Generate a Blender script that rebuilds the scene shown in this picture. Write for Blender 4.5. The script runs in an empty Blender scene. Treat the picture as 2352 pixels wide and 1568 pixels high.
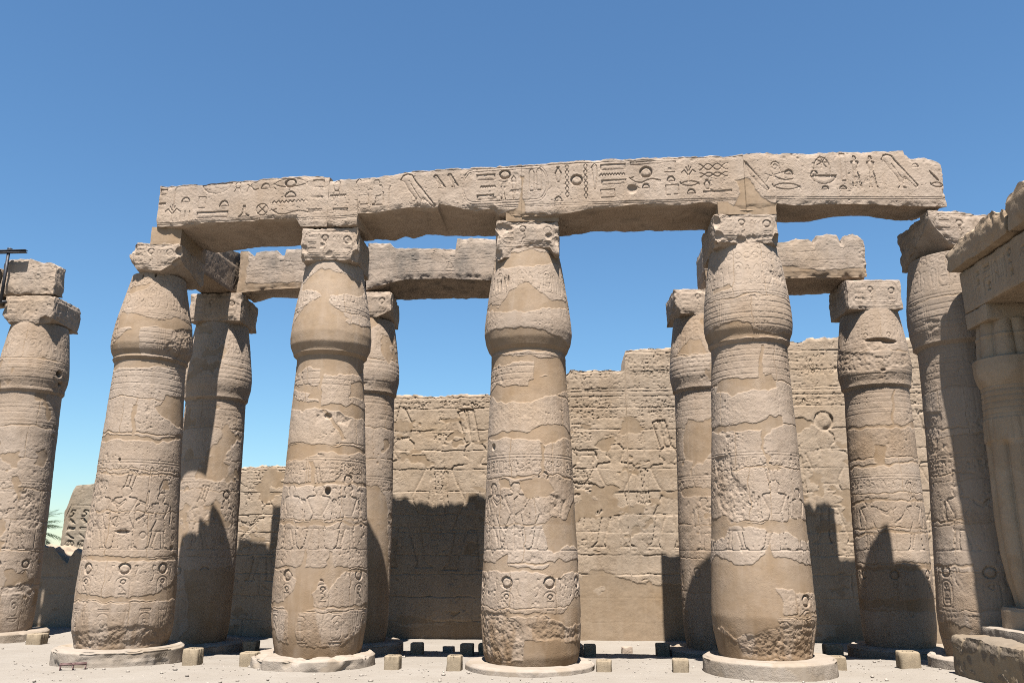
import bpy, math, random
import numpy as np

# ------------------------------------------------------------------ camera, sky, sun, exposure
scene = bpy.context.scene
R = math.radians
cam_data = bpy.data.cameras.new("camera")
cam = bpy.data.objects.new("camera", cam_data)
scene.collection.objects.link(cam)
cam.location = (0, 0, 1.65)
cam.rotation_mode = 'QUATERNION'
import mathutils
cam.rotation_quaternion = (mathutils.Matrix.Rotation(R(90) + 0.2463, 4, 'X') @ mathutils.Matrix.Rotation(0.002, 4, 'Z')).to_quaternion()
cam_data.sensor_width = 36.0
cam_data.lens = 36.0 * 1898.0 / 2352.0
cam_data.clip_start = 0.1
cam_data.clip_end = 3000
scene.camera = cam

SUN_EL, SUN_AZ = 66.4, -2.0          # azimuth: degrees the sun stands right of straight behind the camera
world = bpy.data.worlds.new("World")
scene.world = world
world.use_nodes = True
wn = world.node_tree
wn.nodes.clear()
w_out = wn.nodes.new('ShaderNodeOutputWorld')
w_bg = wn.nodes.new('ShaderNodeBackground')
w_sky = wn.nodes.new('ShaderNodeTexSky')
w_sky.sky_type = 'NISHITA'
w_sky.sun_disc = False
w_sky.sun_elevation = R(SUN_EL)
w_sky.sun_rotation = R(180 - SUN_AZ)
w_sky.altitude = 80
w_sky.air_density = 1.3
w_sky.dust_density = 0.0
w_sky.ozone_density = 10.0
w_bg.inputs['Strength'].default_value = 0.05
w_tint = wn.nodes.new('ShaderNodeMix')
w_tint.data_type = 'RGBA'
w_tint.blend_type = 'MULTIPLY'
w_tint.inputs['Factor'].default_value = 1.0
w_tint.inputs['B'].default_value = (0.78, 0.88, 0.86, 1.0)       # very dry desert air
wn.links.new(w_sky.outputs['Color'], w_tint.inputs['A'])
wn.links.new(w_tint.outputs['Result'], w_bg.inputs['Color'])
wn.links.new(w_bg.outputs['Background'], w_out.inputs['Surface'])

sun_data = bpy.data.lights.new("sun", 'SUN')
sun_data.energy = 5.0
sun_data.angle = R(0.53)
sun_data.color = (1.0, 0.96, 0.90)
sun = bpy.data.objects.new("sun", sun_data)
scene.collection.objects.link(sun)
to_sun = mathutils.Vector((math.cos(R(SUN_EL)) * math.sin(R(SUN_AZ)), -math.cos(R(SUN_EL)) * math.cos(R(SUN_AZ)), math.sin(R(SUN_EL))))
sun.rotation_euler = to_sun.to_track_quat('Z', 'Y').to_euler()

scene.view_settings.view_transform = 'Standard'
scene.view_settings.look = 'None'
scene.view_settings.exposure = 1.78
scene.view_settings.gamma = 1.0
scene.render.engine = 'CYCLES'
scene.cycles.use_denoising = False
scene.cycles.filter_width = 1.0
scene.cycles.max_bounces = 6
scene.cycles.diffuse_bounces = 1

COL = scene.collection
rng = np.random.default_rng(7)

# ------------------------------------------------------------------ noise
def _hash(ix, iy, iz, seed):
    h = (ix.astype(np.uint32) * np.uint32(374761393) + iy.astype(np.uint32) * np.uint32(668265263)
         + iz.astype(np.uint32) * np.uint32(2147483647) + np.uint32(seed * 974711 + 12345))
    h = (h ^ (h >> np.uint32(13))) * np.uint32(1274126177)
    h = (h ^ (h >> np.uint32(16))) * np.uint32(2246822519)
    h = h ^ (h >> np.uint32(15))
    return (h & np.uint32(0xFFFFFF)).astype(np.float32) / np.float32(0xFFFFFF)

def vnoise(P, scale, seed):
    """value noise in -1..1; scale = metres per cell"""
    q = (P / scale).astype(np.float32) + np.float32(500.37)
    i = np.floor(q).astype(np.int32)
    f = q - i
    f = f * f * (3 - 2 * f)
    out = 0
    for dx in (0, 1):
        wx = f[..., 0] if dx else 1 - f[..., 0]
        for dy in (0, 1):
            wy = f[..., 1] if dy else 1 - f[..., 1]
            for dz in (0, 1):
                wz = f[..., 2] if dz else 1 - f[..., 2]
                out = out + wx * wy * wz * _hash(i[..., 0] + dx, i[..., 1] + dy, i[..., 2] + dz, seed)
    return out * 2 - 1

def fbm(P, scale, seed, octaves=3):
    a, s, out, tot = 1.0, scale, 0, 0
    for k in range(octaves):
        out = out + a * vnoise(P, s, seed + k * 17)
        tot += a
        a *= 0.5
        s *= 0.48
    return out / tot

def sstep(a, b, x):
    t = np.clip((x - a) / (b - a), 0, 1)
    return t * t * (3 - 2 * t)

# ------------------------------------------------------------------ objects
def tag(o, label=None, cat=None, group=None, kind=None):
    if label: o['label'] = label
    if cat: o['category'] = cat
    if group: o['group'] = group
    if kind: o['kind'] = kind
    return o

def empty(name, loc, rz=0.0):
    o = bpy.data.objects.new(name, None)
    o.empty_display_size = 0.3
    COL.objects.link(o)
    o.location = loc
    o.rotation_euler = (0, 0, rz)
    return o

def mesh_np(name, V, Q, mat, parent=None, attrs=None, smooth=True, origin=(0, 0, 0)):
    """one mesh object from numpy vertices, quads (or triangles)"""
    V = np.asarray(V, dtype=np.float32) - np.asarray(origin, dtype=np.float32)
    Q = np.asarray(Q, dtype=np.int32)
    me = bpy.data.meshes.new(name)
    n, k = Q.shape
    me.vertices.add(len(V))
    me.vertices.foreach_set('co', V.ravel())
    me.loops.add(n * k)
    me.loops.foreach_set('vertex_index', Q.ravel())
    me.polygons.add(n)
    me.polygons.foreach_set('loop_start', np.arange(0, n * k, k, dtype=np.int32))
    me.polygons.foreach_set('loop_total', np.full(n, k, dtype=np.int32))
    me.update(calc_edges=True)
    if smooth:
        me.polygons.foreach_set('use_smooth', np.ones(n, dtype=bool))
    for an, av in (attrs or {}).items():
        a = me.attributes.new(an, 'FLOAT', 'POINT')
        a.data.foreach_set('value', np.asarray(av, dtype=np.float32))
    me.materials.append(mat)
    me.validate()
    o = bpy.data.objects.new(name, me)
    COL.objects.link(o)
    if parent is not None:
        o.parent = parent
    else:
        o.location = origin
    return o

def grid_quads(nv, nu, off=0, wrap=False, flip=False):
    a = np.arange(nv * nu).reshape(nv, nu) + off
    if wrap:
        a = np.concatenate([a, a[:, :1]], axis=1)
    q = np.stack([a[:-1, :-1], a[:-1, 1:], a[1:, 1:], a[1:, :-1]], axis=-1).reshape(-1, 4)
    return q[:, ::-1] if flip else q

class Soup:
    """collects several grids into one mesh"""
    def __init__(self):
        self.V, self.Q, self.A, self.n = [], [], {}, 0
    def add(self, V, Q, **attrs):
        V = np.asarray(V).reshape(-1, 3)
        self.V.append(V)
        self.Q.append(np.asarray(Q) + self.n)
        for k in ('plaster', 'tone', 'grey'):
            v = attrs.get(k, 0.0)
            self.A.setdefault(k, []).append(np.broadcast_to(np.asarray(v, dtype=np.float32).ravel(), (len(V),)) if np.ndim(v) else np.full(len(V), v, np.float32))
        self.n += len(V)
    def build(self, name, mat, parent=None, origin=(0, 0, 0), smooth=True):
        return mesh_np(name, np.concatenate(self.V), np.concatenate(self.Q), mat, parent,
                       {k: np.concatenate(v) for k, v in self.A.items()}, smooth, origin)

# ------------------------------------------------------------------ materials
def new_mat(name):
    m = bpy.data.materials.new(name)
    m.use_nodes = True
    nt = m.node_tree
    nt.nodes.clear()
    out = nt.nodes.new('ShaderNodeOutputMaterial')
    b = nt.nodes.new('ShaderNodeBsdfPrincipled')
    b.inputs['Roughness'].default_value = 0.92
    b.inputs['Specular IOR Level'].default_value = 0.15
    nt.links.new(b.outputs[0], out.inputs['Surface'])
    return m, nt, b

def nd(nt, typ, **kw):
    n = nt.nodes.new(typ)
    for k, v in kw.items():
        if k.startswith('i_'):
            n.inputs[k[2:].replace('_', ' ')].default_value = v
        else:
            setattr(n, k, v)
    return n

def noise_node(nt, coord, scale, detail=4.0, rough=0.6):
    n = nd(nt, 'ShaderNodeTexNoise', i_Scale=scale, i_Detail=detail, i_Roughness=rough)
    nt.links.new(coord, n.inputs['Vector'])
    return n.outputs['Fac']

def ramp(nt, src, a, b):
    n = nd(nt, 'ShaderNodeMapRange')
    n.inputs['From Min'].default_value, n.inputs['From Max'].default_value = a, b
    nt.links.new(src, n.inputs['Value'])
    return n.outputs['Result']

def mixc(nt, fac, c1, c2, blend='MIX'):
    n = nd(nt, 'ShaderNodeMix', data_type='RGBA', blend_type=blend)
    for sock, v in ((n.inputs['Factor'], fac), (n.inputs['A'], c1), (n.inputs['B'], c2)):
        if hasattr(v, 'is_linked'):
            nt.links.new(v, sock)
        elif isinstance(v, tuple):
            sock.default_value = v + (1.0,) if len(v) == 3 else v
        else:
            sock.default_value = v
    return n.outputs['Result']

def mathn(nt, op, a, b):
    n = nd(nt, 'ShaderNodeMath', operation=op)
    for i, v in enumerate((a, b)):
        if hasattr(v, 'is_linked'): nt.links.new(v, n.inputs[i])
        else: n.inputs[i].default_value = v
    return n.outputs[0]

STONE = (0.240, 0.190, 0.149)
PLASTER = (0.194, 0.138, 0.090)

def stone_material(name, stone=STONE, plaster=PLASTER):
    m, nt, b = new_mat(name)
    tc = nd(nt, 'ShaderNodeTexCoord')
    geo = nd(nt, 'ShaderNodeNewGeometry')
    P = geo.outputs['Position']
    ap = nd(nt, 'ShaderNodeAttribute', attribute_name='plaster').outputs['Fac']
    at = nd(nt, 'ShaderNodeAttribute', attribute_name='tone').outputs['Fac']
    ag = nd(nt, 'ShaderNodeAttribute', attribute_name='grey').outputs['Fac']
    n1 = noise_node(nt, P, 2.2, 5)
    n2 = noise_node(nt, P, 17.0, 5, 0.7)
    n3 = noise_node(nt, P, 70.0, 3, 0.7)
    # bare stone: warm, cool and stained variations
    s = mixc(nt, ramp(nt, n1, 0.35, 0.68), stone, tuple(x * f for x, f in zip(stone, (0.92, 0.89, 0.85))))
    s = mixc(nt, mathn(nt, 'MULTIPLY', ramp(nt, n2, 0.45, 0.75), 0.5), s, tuple(min(1, x * f) for x, f in zip(stone, (1.10, 1.11, 1.13))))
    s = mixc(nt, mathn(nt, 'MULTIPLY', ramp(nt, n3, 0.55, 0.8), 0.30), s, tuple(x * 0.68 for x in stone))
    # mud plaster: smoother
    p = mixc(nt, ramp(nt, n1, 0.3, 0.7), plaster, tuple(x * f for x, f in zip(plaster, (1.10, 1.13, 1.18))))
    p = mixc(nt, mathn(nt, 'MULTIPLY', ramp(nt, n2, 0.4, 0.7), 0.5), p, tuple(x * 0.80 for x in plaster))
    p = mixc(nt, mathn(nt, 'MULTIPLY', ramp(nt, noise_node(nt, P, 6.0, 6, 0.7), 0.5, 0.72), 0.4), p, tuple(0.5 * (x + y) for x, y in zip(plaster, stone)))
    c = mixc(nt, ap, s, p)
    # block-to-block tone and grey-black weathering crust
    c = mixc(nt, ramp(nt, at, 0.0, 1.0), c, tuple(x * f for x, f in zip(plaster, (0.72, 0.66, 0.58))))
    gn = mathn(nt, 'MULTIPLY', ag, ramp(nt, noise_node(nt, P, 4.5, 6, 0.65), 0.30, 0.62))
    c = mixc(nt, gn, c, (0.07, 0.062, 0.054))
    mp = nd(nt, 'ShaderNodeMapping')
    mp.inputs['Scale'].default_value = (7.0, 7.0, 0.7)
    nt.links.new(P, mp.inputs['Vector'])
    streak = noise_node(nt, mp.outputs['Vector'], 1.0, 5, 0.65)
    c = mixc(nt, mathn(nt, 'MULTIPLY', ramp(nt, streak, 0.50, 0.74), 0.34), c, (0.80, 0.74, 0.66), 'MULTIPLY')
    c = mixc(nt, mathn(nt, 'MULTIPLY', ramp(nt, streak, 0.46, 0.30), 0.22), c, tuple(min(1, x * 1.16) for x in stone))
    hue = noise_node(nt, P, 0.55, 4, 0.6)
    c = mixc(nt, ramp(nt, hue, 0.52, 0.70), c, (0.90, 0.92, 0.95), 'MULTIPLY')
    c = mixc(nt, ramp(nt, hue, 0.46, 0.30), c, (1.0, 0.95, 0.87), 'MULTIPLY')
    nt.links.new(c, b.inputs['Base Color'])
    # grain and pits
    vor = nd(nt, 'ShaderNodeTexVoronoi', i_Scale=38.0)
    nt.links.new(P, vor.inputs['Vector'])
    pit = ramp(nt, vor.outputs['Distance'], 0.0, 0.35)
    hgt = mathn(nt, 'ADD', mathn(nt, 'MULTIPLY', n2, 0.45), mathn(nt, 'ADD', mathn(nt, 'MULTIPLY', n3, 0.6), mathn(nt, 'MULTIPLY', pit, 0.35)))
    rough_amt = mathn(nt, 'MULTIPLY_ADD', ap, -0.62) if False else mathn(nt, 'SUBTRACT', 1.0, mathn(nt, 'MULTIPLY', ap, 0.62))
    hgt = mathn(nt, 'MULTIPLY', hgt, rough_amt)
    hgt = mathn(nt, 'MULTIPLY', hgt, mathn(nt, 'ADD', 0.25, ramp(nt, noise_node(nt, P, 3.1, 4, 0.6), 0.40, 0.66)))
    bump = nd(nt, 'ShaderNodeBump', i_Strength=0.45, i_Distance=0.02)
    nt.links.new(hgt, bump.inputs['Height'])
    nt.links.new(bump.outputs['Normal'], b.inputs['Normal'])
    return m

M_STONE = stone_material('weathered_sandstone')
M_WALL = stone_material('wall_sandstone', (0.228, 0.178, 0.132), (0.178, 0.129, 0.085))
M_SHRINE = stone_material('shrine_sandstone', (0.268, 0.204, 0.143), (0.224, 0.155, 0.096))
M_PLINTH = stone_material('plinth_limestone', (0.203, 0.172, 0.142), (0.176, 0.140, 0.104))
M_GRANITE = stone_material('obelisk_granite', (0.186, 0.152, 0.114), (0.172, 0.138, 0.100))

def plain_mat(name, col, rough=0.8, var=0.2, scale=8.0, bump=0.0, metal=0.0):
    m, nt, b = new_mat(name)
    geo = nd(nt, 'ShaderNodeNewGeometry')
    n = noise_node(nt, geo.outputs['Position'], scale, 5)
    c = mixc(nt, ramp(nt, n, 0.3, 0.7), tuple(x * (1 - var) for x in col), tuple(min(1, x * (1 + var)) for x in col))
    nt.links.new(c, b.inputs['Base Color'])
    b.inputs['Roughness'].default_value = rough
    b.inputs['Metallic'].default_value = metal
    if bump:
        bp = nd(nt, 'ShaderNodeBump', i_Strength=bump, i_Distance=0.01)
        nt.links.new(noise_node(nt, geo.outputs['Position'], scale * 8, 4), bp.inputs['Height'])
        nt.links.new(bp.outputs['Normal'], b.inputs['Normal'])
    return m

def sand_material():
    m, nt, b = new_mat('gravelly_sand')
    P = nd(nt, 'ShaderNodeNewGeometry').outputs['Position']
    n1 = noise_node(nt, P, 1.1, 6, 0.6)
    n2 = noise_node(nt, P, 22.0, 6, 0.75)
    n3 = noise_node(nt, P, 90.0, 3, 0.7)
    c = mixc(nt, ramp(nt, n1, 0.3, 0.7), (0.1594, 0.1383, 0.1154), (0.1828, 0.1619, 0.1385))
    c = mixc(nt, mathn(nt, 'MULTIPLY', ramp(nt, n2, 0.5, 0.72), 0.30), c, (0.1188, 0.1005, 0.0798))
    c = mixc(nt, mathn(nt, 'MULTIPLY', ramp(nt, n3, 0.58, 0.75), 0.35), c, (0.2180, 0.2028, 0.1765))
    nt.links.new(c, b.inputs['Base Color'])
    h = mathn(nt, 'ADD', n2, mathn(nt, 'MULTIPLY', n3, 0.7))
    bp = nd(nt, 'ShaderNodeBump', i_Strength=0.5, i_Distance=0.025)
    nt.links.new(h, bp.inputs['Height'])
    nt.links.new(bp.outputs['Normal'], b.inputs['Normal'])
    return m

M_SAND = sand_material()
M_POST = plain_mat('rough_cast_post', (0.179, 0.141, 0.097), 0.9, 0.15, 14.0, 0.5)
M_HOLE = plain_mat('lamp_glass', (0.05, 0.045, 0.04), 0.35, 0.1)
M_IRON = plain_mat('dark_iron', (0.045, 0.045, 0.05), 0.6, 0.3, 10.0, 0.2, 0.6)
M_RUST = plain_mat('painted_metal', (0.09, 0.055, 0.05), 0.6, 0.25, 15.0, 0.2)
M_FROND = plain_mat('palm_leaf', (0.032, 0.052, 0.022), 0.6, 0.35, 3.0)
M_TRUNK = plain_mat('palm_trunk', (0.17, 0.12, 0.08), 0.95, 0.3, 6.0, 0.8)
M_PEBBLE = plain_mat('pebble', (0.200, 0.172, 0.145), 0.9, 0.4, 5.0)

# ------------------------------------------------------------------ carved relief on a raster
def sdf_seg(X, Y, pts, closed=False):
    d = np.full(X.shape, 1e9, np.float32)
    n = len(pts)
    for i in range(n if closed else n - 1):
        ax, ay = pts[i]
        bx, by = pts[(i + 1) % n]
        ex, ey = bx - ax, by - ay
        L = ex * ex + ey * ey + 1e-12
        t = np.clip(((X - ax) * ex + (Y - ay) * ey) / L, 0, 1)
        d = np.minimum(d, np.hypot(X - ax - t * ex, Y - ay - t * ey))
    return d

def sdf_poly(X, Y, pts):
    """negative inside"""
    d = sdf_seg(X, Y, pts, True)
    ins = np.zeros(X.shape, bool)
    n = len(pts)
    for i in range(n):
        ax, ay = pts[i]
        bx, by = pts[(i + 1) % n]
        if ay == by: continue
        c = ((ay > Y) != (by > Y)) & (X < (bx - ax) * (Y - ay) / (by - ay) + ax)
        ins ^= c
    return np.where(ins, -d, d)

class Canvas:
    def __init__(self, u, v):
        self.u, self.v = np.asarray(u, np.float32), np.asarray(v, np.float32)
        self.H = np.zeros((len(self.v), len(self.u)), np.float32)
    def win(self, u0, u1, v0, v1):
        i0, i1 = np.searchsorted(self.u, (u0, u1))
        j0, j1 = np.searchsorted(self.v, (v0, v1))
        if i1 - i0 < 2 or j1 - j0 < 2: return None
        X, Y = np.meshgrid(self.u[i0:i1], self.v[j0:j1])
        return (slice(j0, j1), slice(i0, i1)), X, Y
    def box(self, pts, m):
        xs = [p[0] for p in pts]; ys = [p[1] for p in pts]
        return self.win(min(xs) - m, max(xs) + m, min(ys) - m, max(ys) + m)
    def stroke(self, pts, w=0.012, d=0.012, closed=False):
        r = self.box(pts, w * 2)
        if r is None: return
        sl, X, Y = r
        s = sdf_seg(X, Y, pts, closed)
        self.H[sl] = np.minimum(self.H[sl], -d * (1 - sstep(w * 0.3, w * 0.95, s)))
    def sunk(self, pts, d=0.02, w=0.03):
        """sunk relief: sharp cut edge, swelling interior"""
        r = self.box(pts, 0.02)
        if r is None: return
        sl, X, Y = r
        s = sdf_poly(X, Y, pts)
        h = -d * np.where(s < 0, 0.18 + 0.82 * np.exp(np.minimum(s, 0) / w), 0)
        self.H[sl] = np.minimum(self.H[sl], h)
    def disk(self, x, y, rx, ry=None, d=0.03):
        ry = ry or rx
        r = self.win(x - rx * 1.1, x + rx * 1.1, y - ry * 1.1, y + ry * 1.1)
        if r is None: return
        sl, X, Y = r
        q = np.hypot((X - x) / rx, (Y - y) / ry)
        h = np.where(q < 1, -d * (0.15 + 0.85 * sstep(0.45, 0.97, q)), 0)
        self.H[sl] = np.minimum(self.H[sl], h)
    def hole(self, x, y, rx, ry, d):
        r = self.win(x - rx * 1.5, x + rx * 1.5, y - ry * 1.5, y + ry * 1.5)
        if r is None: return
        sl, X, Y = r
        q = np.hypot((X - x) / rx, (Y - y) / ry)
        self.H[sl] = np.minimum(self.H[sl], -d * (1 - sstep(0.6, 1.15, q)))
    def sample(self, u, v):
        fu = np.interp(u, self.u, np.arange(len(self.u)))
        fv = np.interp(v, self.v, np.arange(len(self.v)))
        i = np.clip(np.floor(fu).astype(int), 0, len(self.u) - 2); j = np.clip(np.floor(fv).astype(int), 0, len(self.v) - 2)
        a, b = fu - i, fv - j
        H = self.H
        return (H[j, i] * (1 - a) * (1 - b) + H[j, i + 1] * a * (1 - b) + H[j + 1, i] * (1 - a) * b + H[j + 1, i + 1] * a * b)

def arc(cx, cy, rx, ry, a0, a1, n=10):
    return [(cx + rx * math.cos(R(a0 + (a1 - a0) * k / n)), cy + ry * math.sin(R(a0 + (a1 - a0) * k / n))) for k in range(n + 1)]

def wave(n, amp=0.5):
    return [(-0.5 + k / n, amp * (1 if k % 2 else -1)) for k in range(n + 1)]

def rrect(rx=0.5, ry=0.5, ex=0.3, ey=0.5):
    return (arc(rx - ex, 0, ex, ry, -90, 90, 8) + arc(-rx + ex, 0, ex, ry, 90, 270, 8))

BODY = [(-.05, .80), (-.17, .785), (-.195, .755), (-.155, .66), (-.085, .52), (-.10, .47), (-.13, .30), (-.10, .29), (-.13, .03), (-.20, 0), (-.02, 0), (-.04, .05),
        (-.02, .29), (.05, .29), (.13, .04), (.11, 0), (.26, 0), (.20, .05), (.15, .30), (.18, .30), (.085, .50), (.085, .53), (.155, .66), (.195, .755), (.17, .785), (.05, .80), (.05, .83),
        (.09, .86), (.08, .93), (.03, .97), (-.05, .97), (-.09, .92), (-.08, .85)]
SEATED = [(-.2, .5), (.05, .5), (.12, .38), (.05, .28), (.2, .2), (.22, -.1), (-.05, -.12), (-.1, -.15), (-.15, -.42), (-.32, -.45), (-.32, -.5), (.4, -.5), (.4, .0), (.3, .02), (.3, .2), (.22, .3), (-.25, .25), (-.25, .4)]
BIRD = [(-.42, .46), (-.3, .5), (-.17, .45), (-.08, .3), (.5, -.42), (.44, -.5), (.14, -.2), (.06, -.44), (.16, -.5), (-.12, -.5), (-.02, -.42), (-.08, -.2), (-.28, .05), (-.38, .24), (-.5, .32)]
BULL = [(-.5, .2), (-.42, .42), (-.34, .3), (-.3, .42), (-.24, .28), (.36, .26), (.46, .1), (.5, -.3), (.45, -.3), (.42, 0), (.38, -.5), (.28, -.5), (.28, -.1), (-.14, -.12), (-.16, -.5), (-.26, -.5), (-.26, -.05), (-.38, .08)]
GLY = {
    'disk': [('c', 0, 0, .5, .5)], 'ring': [('L', arc(0, 0, .45, .45, 0, 360, 14))],
    'dome': [('p', arc(0, -.5, .5, 1.0, 0, 180, 8))],
    'eye': [('L', arc(0, -.35, .5, .8, 10, 170, 8) + arc(0, .1, .5, .45, 190, 350, 8)), ('c', .0, .0, .17, .42), ('l', [(-.5, -.3), (-.42, -.5)])],
    'zig': [('l', wave(18, .5))], 'zigs': [('l', wave(8, .5))],
    'bar': [('p', [(-.5, -.5), (.5, -.5), (.5, .5), (-.5, .5)])],
    'rect': [('L', [(-.5, -.5), (.5, -.5), (.5, .5), (-.5, .5)])],
    'reed': [('L', [(-.1, -.5), (.12, -.5), (.35, .05), (.3, .4), (0, .5), (-.35, .35), (-.2, .0)])],
    'reedtall': [('l', [(0, -.5), (0, .35), (.4, .5)])],
    'feather': [('L', [(-.4, -.5), (.4, -.5), (.45, .3), (.1, .5), (-.3, .45), (-.45, .3)])],
    'basket': [('p', [(-.5, .5), (.5, .5)] + arc(0, .5, .5, 1, 0, -180, 10)[1:-1])],
    'loop': [('L', arc(0, .15, .35, .33, -60, 240, 10)), ('l', [(-.2, -.12), (-.45, -.5)]), ('l', [(.2, -.12), (.4, -.5)])],
    'plant': [('l', [(0, -.5), (0, .5)]), ('l', [(0, -.1), (-.3, .25), (-.5, .1)]), ('l', [(0, -.1), (.3, .25), (.5, .1)]), ('l', [(0, .1), (-.18, .42)]), ('l', [(0, .1), (.18, .42)])],
    'strokes': [('l', [(-.4, -.5), (-.4, .5)]), ('l', [(0, -.5), (0, .5)]), ('l', [(.4, -.5), (.4, .5)])],
    'horn': [('l', [(-.5, -.5), (-.35, 0), (.1, .35), (.5, .5)]), ('l', [(-.3, .5), (-.2, .1), (.1, -.35)]), ('l', [(-.5, .2), (.2, -.3), (.5, -.2)])],
    'foot': [('p', [(-.1, .5), (.1, .5), (.12, -.2), (.5, -.38), (.5, -.5), (-.5, -.5), (-.2, -.2)])],
    'wheel': [('L', arc(0, 0, .5, .5, 0, 360, 16)), ('l', [(-.33, -.33), (.33, .33)]), ('l', [(-.33, .33), (.33, -.33)])],
    'snake': [('l', [(-.5, .45), (-.42, .1), (-.3, -.3), (-.1, -.4), (.1, .0), (.25, .1), (.5, -.2)]), ('l', [(-.44, .35), (-.36, .5)])],
    'seated': [('p', SEATED)], 'bird': [('p', BIRD), ('l', [(-.2, .2), (.05, -.2), (.3, -.3)])], 'bull': [('p', BULL)],
    'pot': [('p', [(-.2, .5), (.2, .5), (.15, .35), (.45, .1), (.3, -.35), (.2, -.5), (-.2, -.5), (-.3, -.35), (-.45, .1), (-.15, .35)])],
    'rope': [('l', [(.4 * math.sin(k * 1.05), -.5 + k / 18) for k in range(19)]), ('l', [(-.4 * math.sin(k * 1.05), -.5 + k / 18) for k in range(19)])],
    'rope2': [('l', [(-.5 + k / 18, .4 * math.cos(k * .55)) for k in range(19)]), ('l', [(-.5 + k / 18, -.4 * math.cos(k * .55)) for k in range(19)])],
    'mouth': [('L', arc(0, -.4, .5, .9, 0, 180, 9)[:-1] + arc(0, .4, .5, .9, 180, 360, 9)[:-1])],
    'bracket': [('l', [(-.5, -.5), (-.5, .5), (.5, .5), (.5, -.5)]), ('l', [(-.5, -.5), (-.15, -.5)]), ('l', [(.5, -.5), (.15, -.5)])],
    'diag': [('p', [(-.5, .5), (-.38, .42), (.5, -.4), (.44, -.5), (.1, -.3), (-.3, .05)])],
    'spiral': [('l', [(.45 * (1 - k / 20) * math.cos(k * .6), .45 * (1 - k / 20) * math.sin(k * .6)) for k in range(17)]), ('l', [(.4, 0), (.5, -.5)])],
    'star': [('l', [(0, 0), (.5 * math.cos(a), .5 * math.sin(a))]) for a in np.linspace(0, 6.283, 8)[:-1]],
    'arch': [('l', arc(0, -.1, .5, .6, 0, 180, 8) + [(-.5, -.5)]), ('l', [(.5, -.1), (.5, -.5)])],
    'cart': [('L', rrect(.5, .5, .12)), ('L', rrect(.485, .43, .11))],
    'cartv': [('L', [(b * 1.0, a) for a, b in rrect(.5, .5, .22)]), ('l', [(-.5, -.5), (.5, -.5)])],
    'ankh': [('L', arc(0, .25, .25, .25, -70, 250, 9)), ('l', [(0, .02), (0, -.5)]), ('l', [(-.4, -.05), (.4, -.05)])],
    'uraeus': [('l', [(-.4, -.5), (-.1, -.45), (.1, -.1), (-.2, .2), (-.1, .45), (.25, .4)])],
    'fig': [('p', [(x * 1.6, y - .5) for x, y in BODY])],
    'lotus': [('l', [(-.5, .5), (0, -.5), (.5, .5)]), ('l', [(-.2, .5), (0, -.5), (.2, .5)]), ('l', [(-.5, .5), (.5, .5)])],
}
SMALL = ['disk', 'dome', 'zigs', 'bar', 'reed', 'bird', 'basket', 'strokes', 'mouth', 'snake', 'seated', 'eye', 'foot', 'bracket', 'plant', 'ankh', 'loop', 'pot', 'horn', 'rect', 'feather']

def glyph(cv, name, cx, cy, w, h, d=0.018, lw=0.011, flip=1):
    for it in GLY[name]:
        if it[0] == 'c':
            cv.disk(cx + flip * it[1] * w, cy + it[2] * h, it[3] * w, it[4] * h, d * 1.5)
            continue
        pts = [(cx + flip * x * w, cy + y * h) for x, y in it[1]]
        if it[0] == 'p': cv.sunk(pts, d, min(0.022, 0.25 * min(w, h)))
        else: cv.stroke(pts, lw, d * 0.65, it[0] == 'L')

def glyph_row(cv, u0, u1, v0, v1, rs, d=0.012, lw=0.009, fill=1.0):
    """columns of small signs between two heights"""
    u = u0
    H = v1 - v0
    while u < u1:
        w = H * rs.uniform(.28, .5)
        if rs.random() < fill:
            k = rs.integers(1, 4)
            hs = H / k
            for j in range(k):
                nm = SMALL[rs.integers(len(SMALL))]
                gh = hs * rs.uniform(.55, .85)
                gw = min(w * .85, gh * rs.uniform(.8, 1.6))
                if nm in ('bar', 'mouth', 'zigs', 'snake'): gh *= .35
                glyph(cv, nm, u + w / 2, v0 + hs * (j + .5), gw, gh, d, lw, 1 if rs.random() < .8 else -1)
        u += w

def figure(cv, cx, base, hgt, rs, flip=1, d=0.014, crown=0, arm=0):
    body = [(cx + flip * x * hgt * .95, base + y * hgt) for x, y in BODY]
    cv.sunk(body, d, 0.012 + 0.006 * hgt)
    T = lambda q: [(cx + flip * x * hgt, base + y * hgt) for x, y in q]
    lw = max(0.009, .011 * hgt)
    limb = lambda q: cv.sunk(T(q), d, 0.012 + 0.004 * hgt)
    hang = [(-.235, .75), (-.205, .73), (-.21, .57), (-.19, .42), (-.225, .41), (-.255, .56)]
    if arm == 0:
        limb([(.205, .755), (.22, .70), (.33, .62), (.44, .73), (.42, .765), (.33, .69)]); limb(hang)
    elif arm == 1:
        limb([(.205, .755), (.22, .70), (.31, .58), (.43, .50), (.41, .46), (.29, .56)]); limb(hang)
        cv.stroke(T([(.44, .0), (.44, .72), (.38, .77)]), lw, d)
    elif arm == 3:
        limb(hang); limb([(-x, y) for x, y in hang[::-1]])
    else:
        limb([(.205, .755), (.22, .70), (.35, .64), (.36, .90), (.32, .90), (.31, .71)]); limb(hang)
    cv.stroke(T([(-.09, .30), (.19, .30)]), lw * .7, d * .6); cv.stroke(T([(-.08, .5), (.08, .5)]), lw * .7, d * .6)
    if crown == 1:
        for q in ([(-.03, .97), (.02, 1.22), (.07, 1.22), (.03, .97)], [(.03, .97), (.09, 1.22), (.14, 1.2), (.08, .96)]): cv.stroke(T(q), lw, d)
    elif crown == 2:
        cv.disk(cx + flip * .0 * hgt, base + 1.05 * hgt, .085 * hgt, None, d * 1.5)
    elif crown == 3:
        cv.sunk(T([(-.08, .95), (.05, .97), (.06, 1.08), (.0, 1.2), (-.05, 1.22), (-.07, 1.1)]), d, .03)

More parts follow.
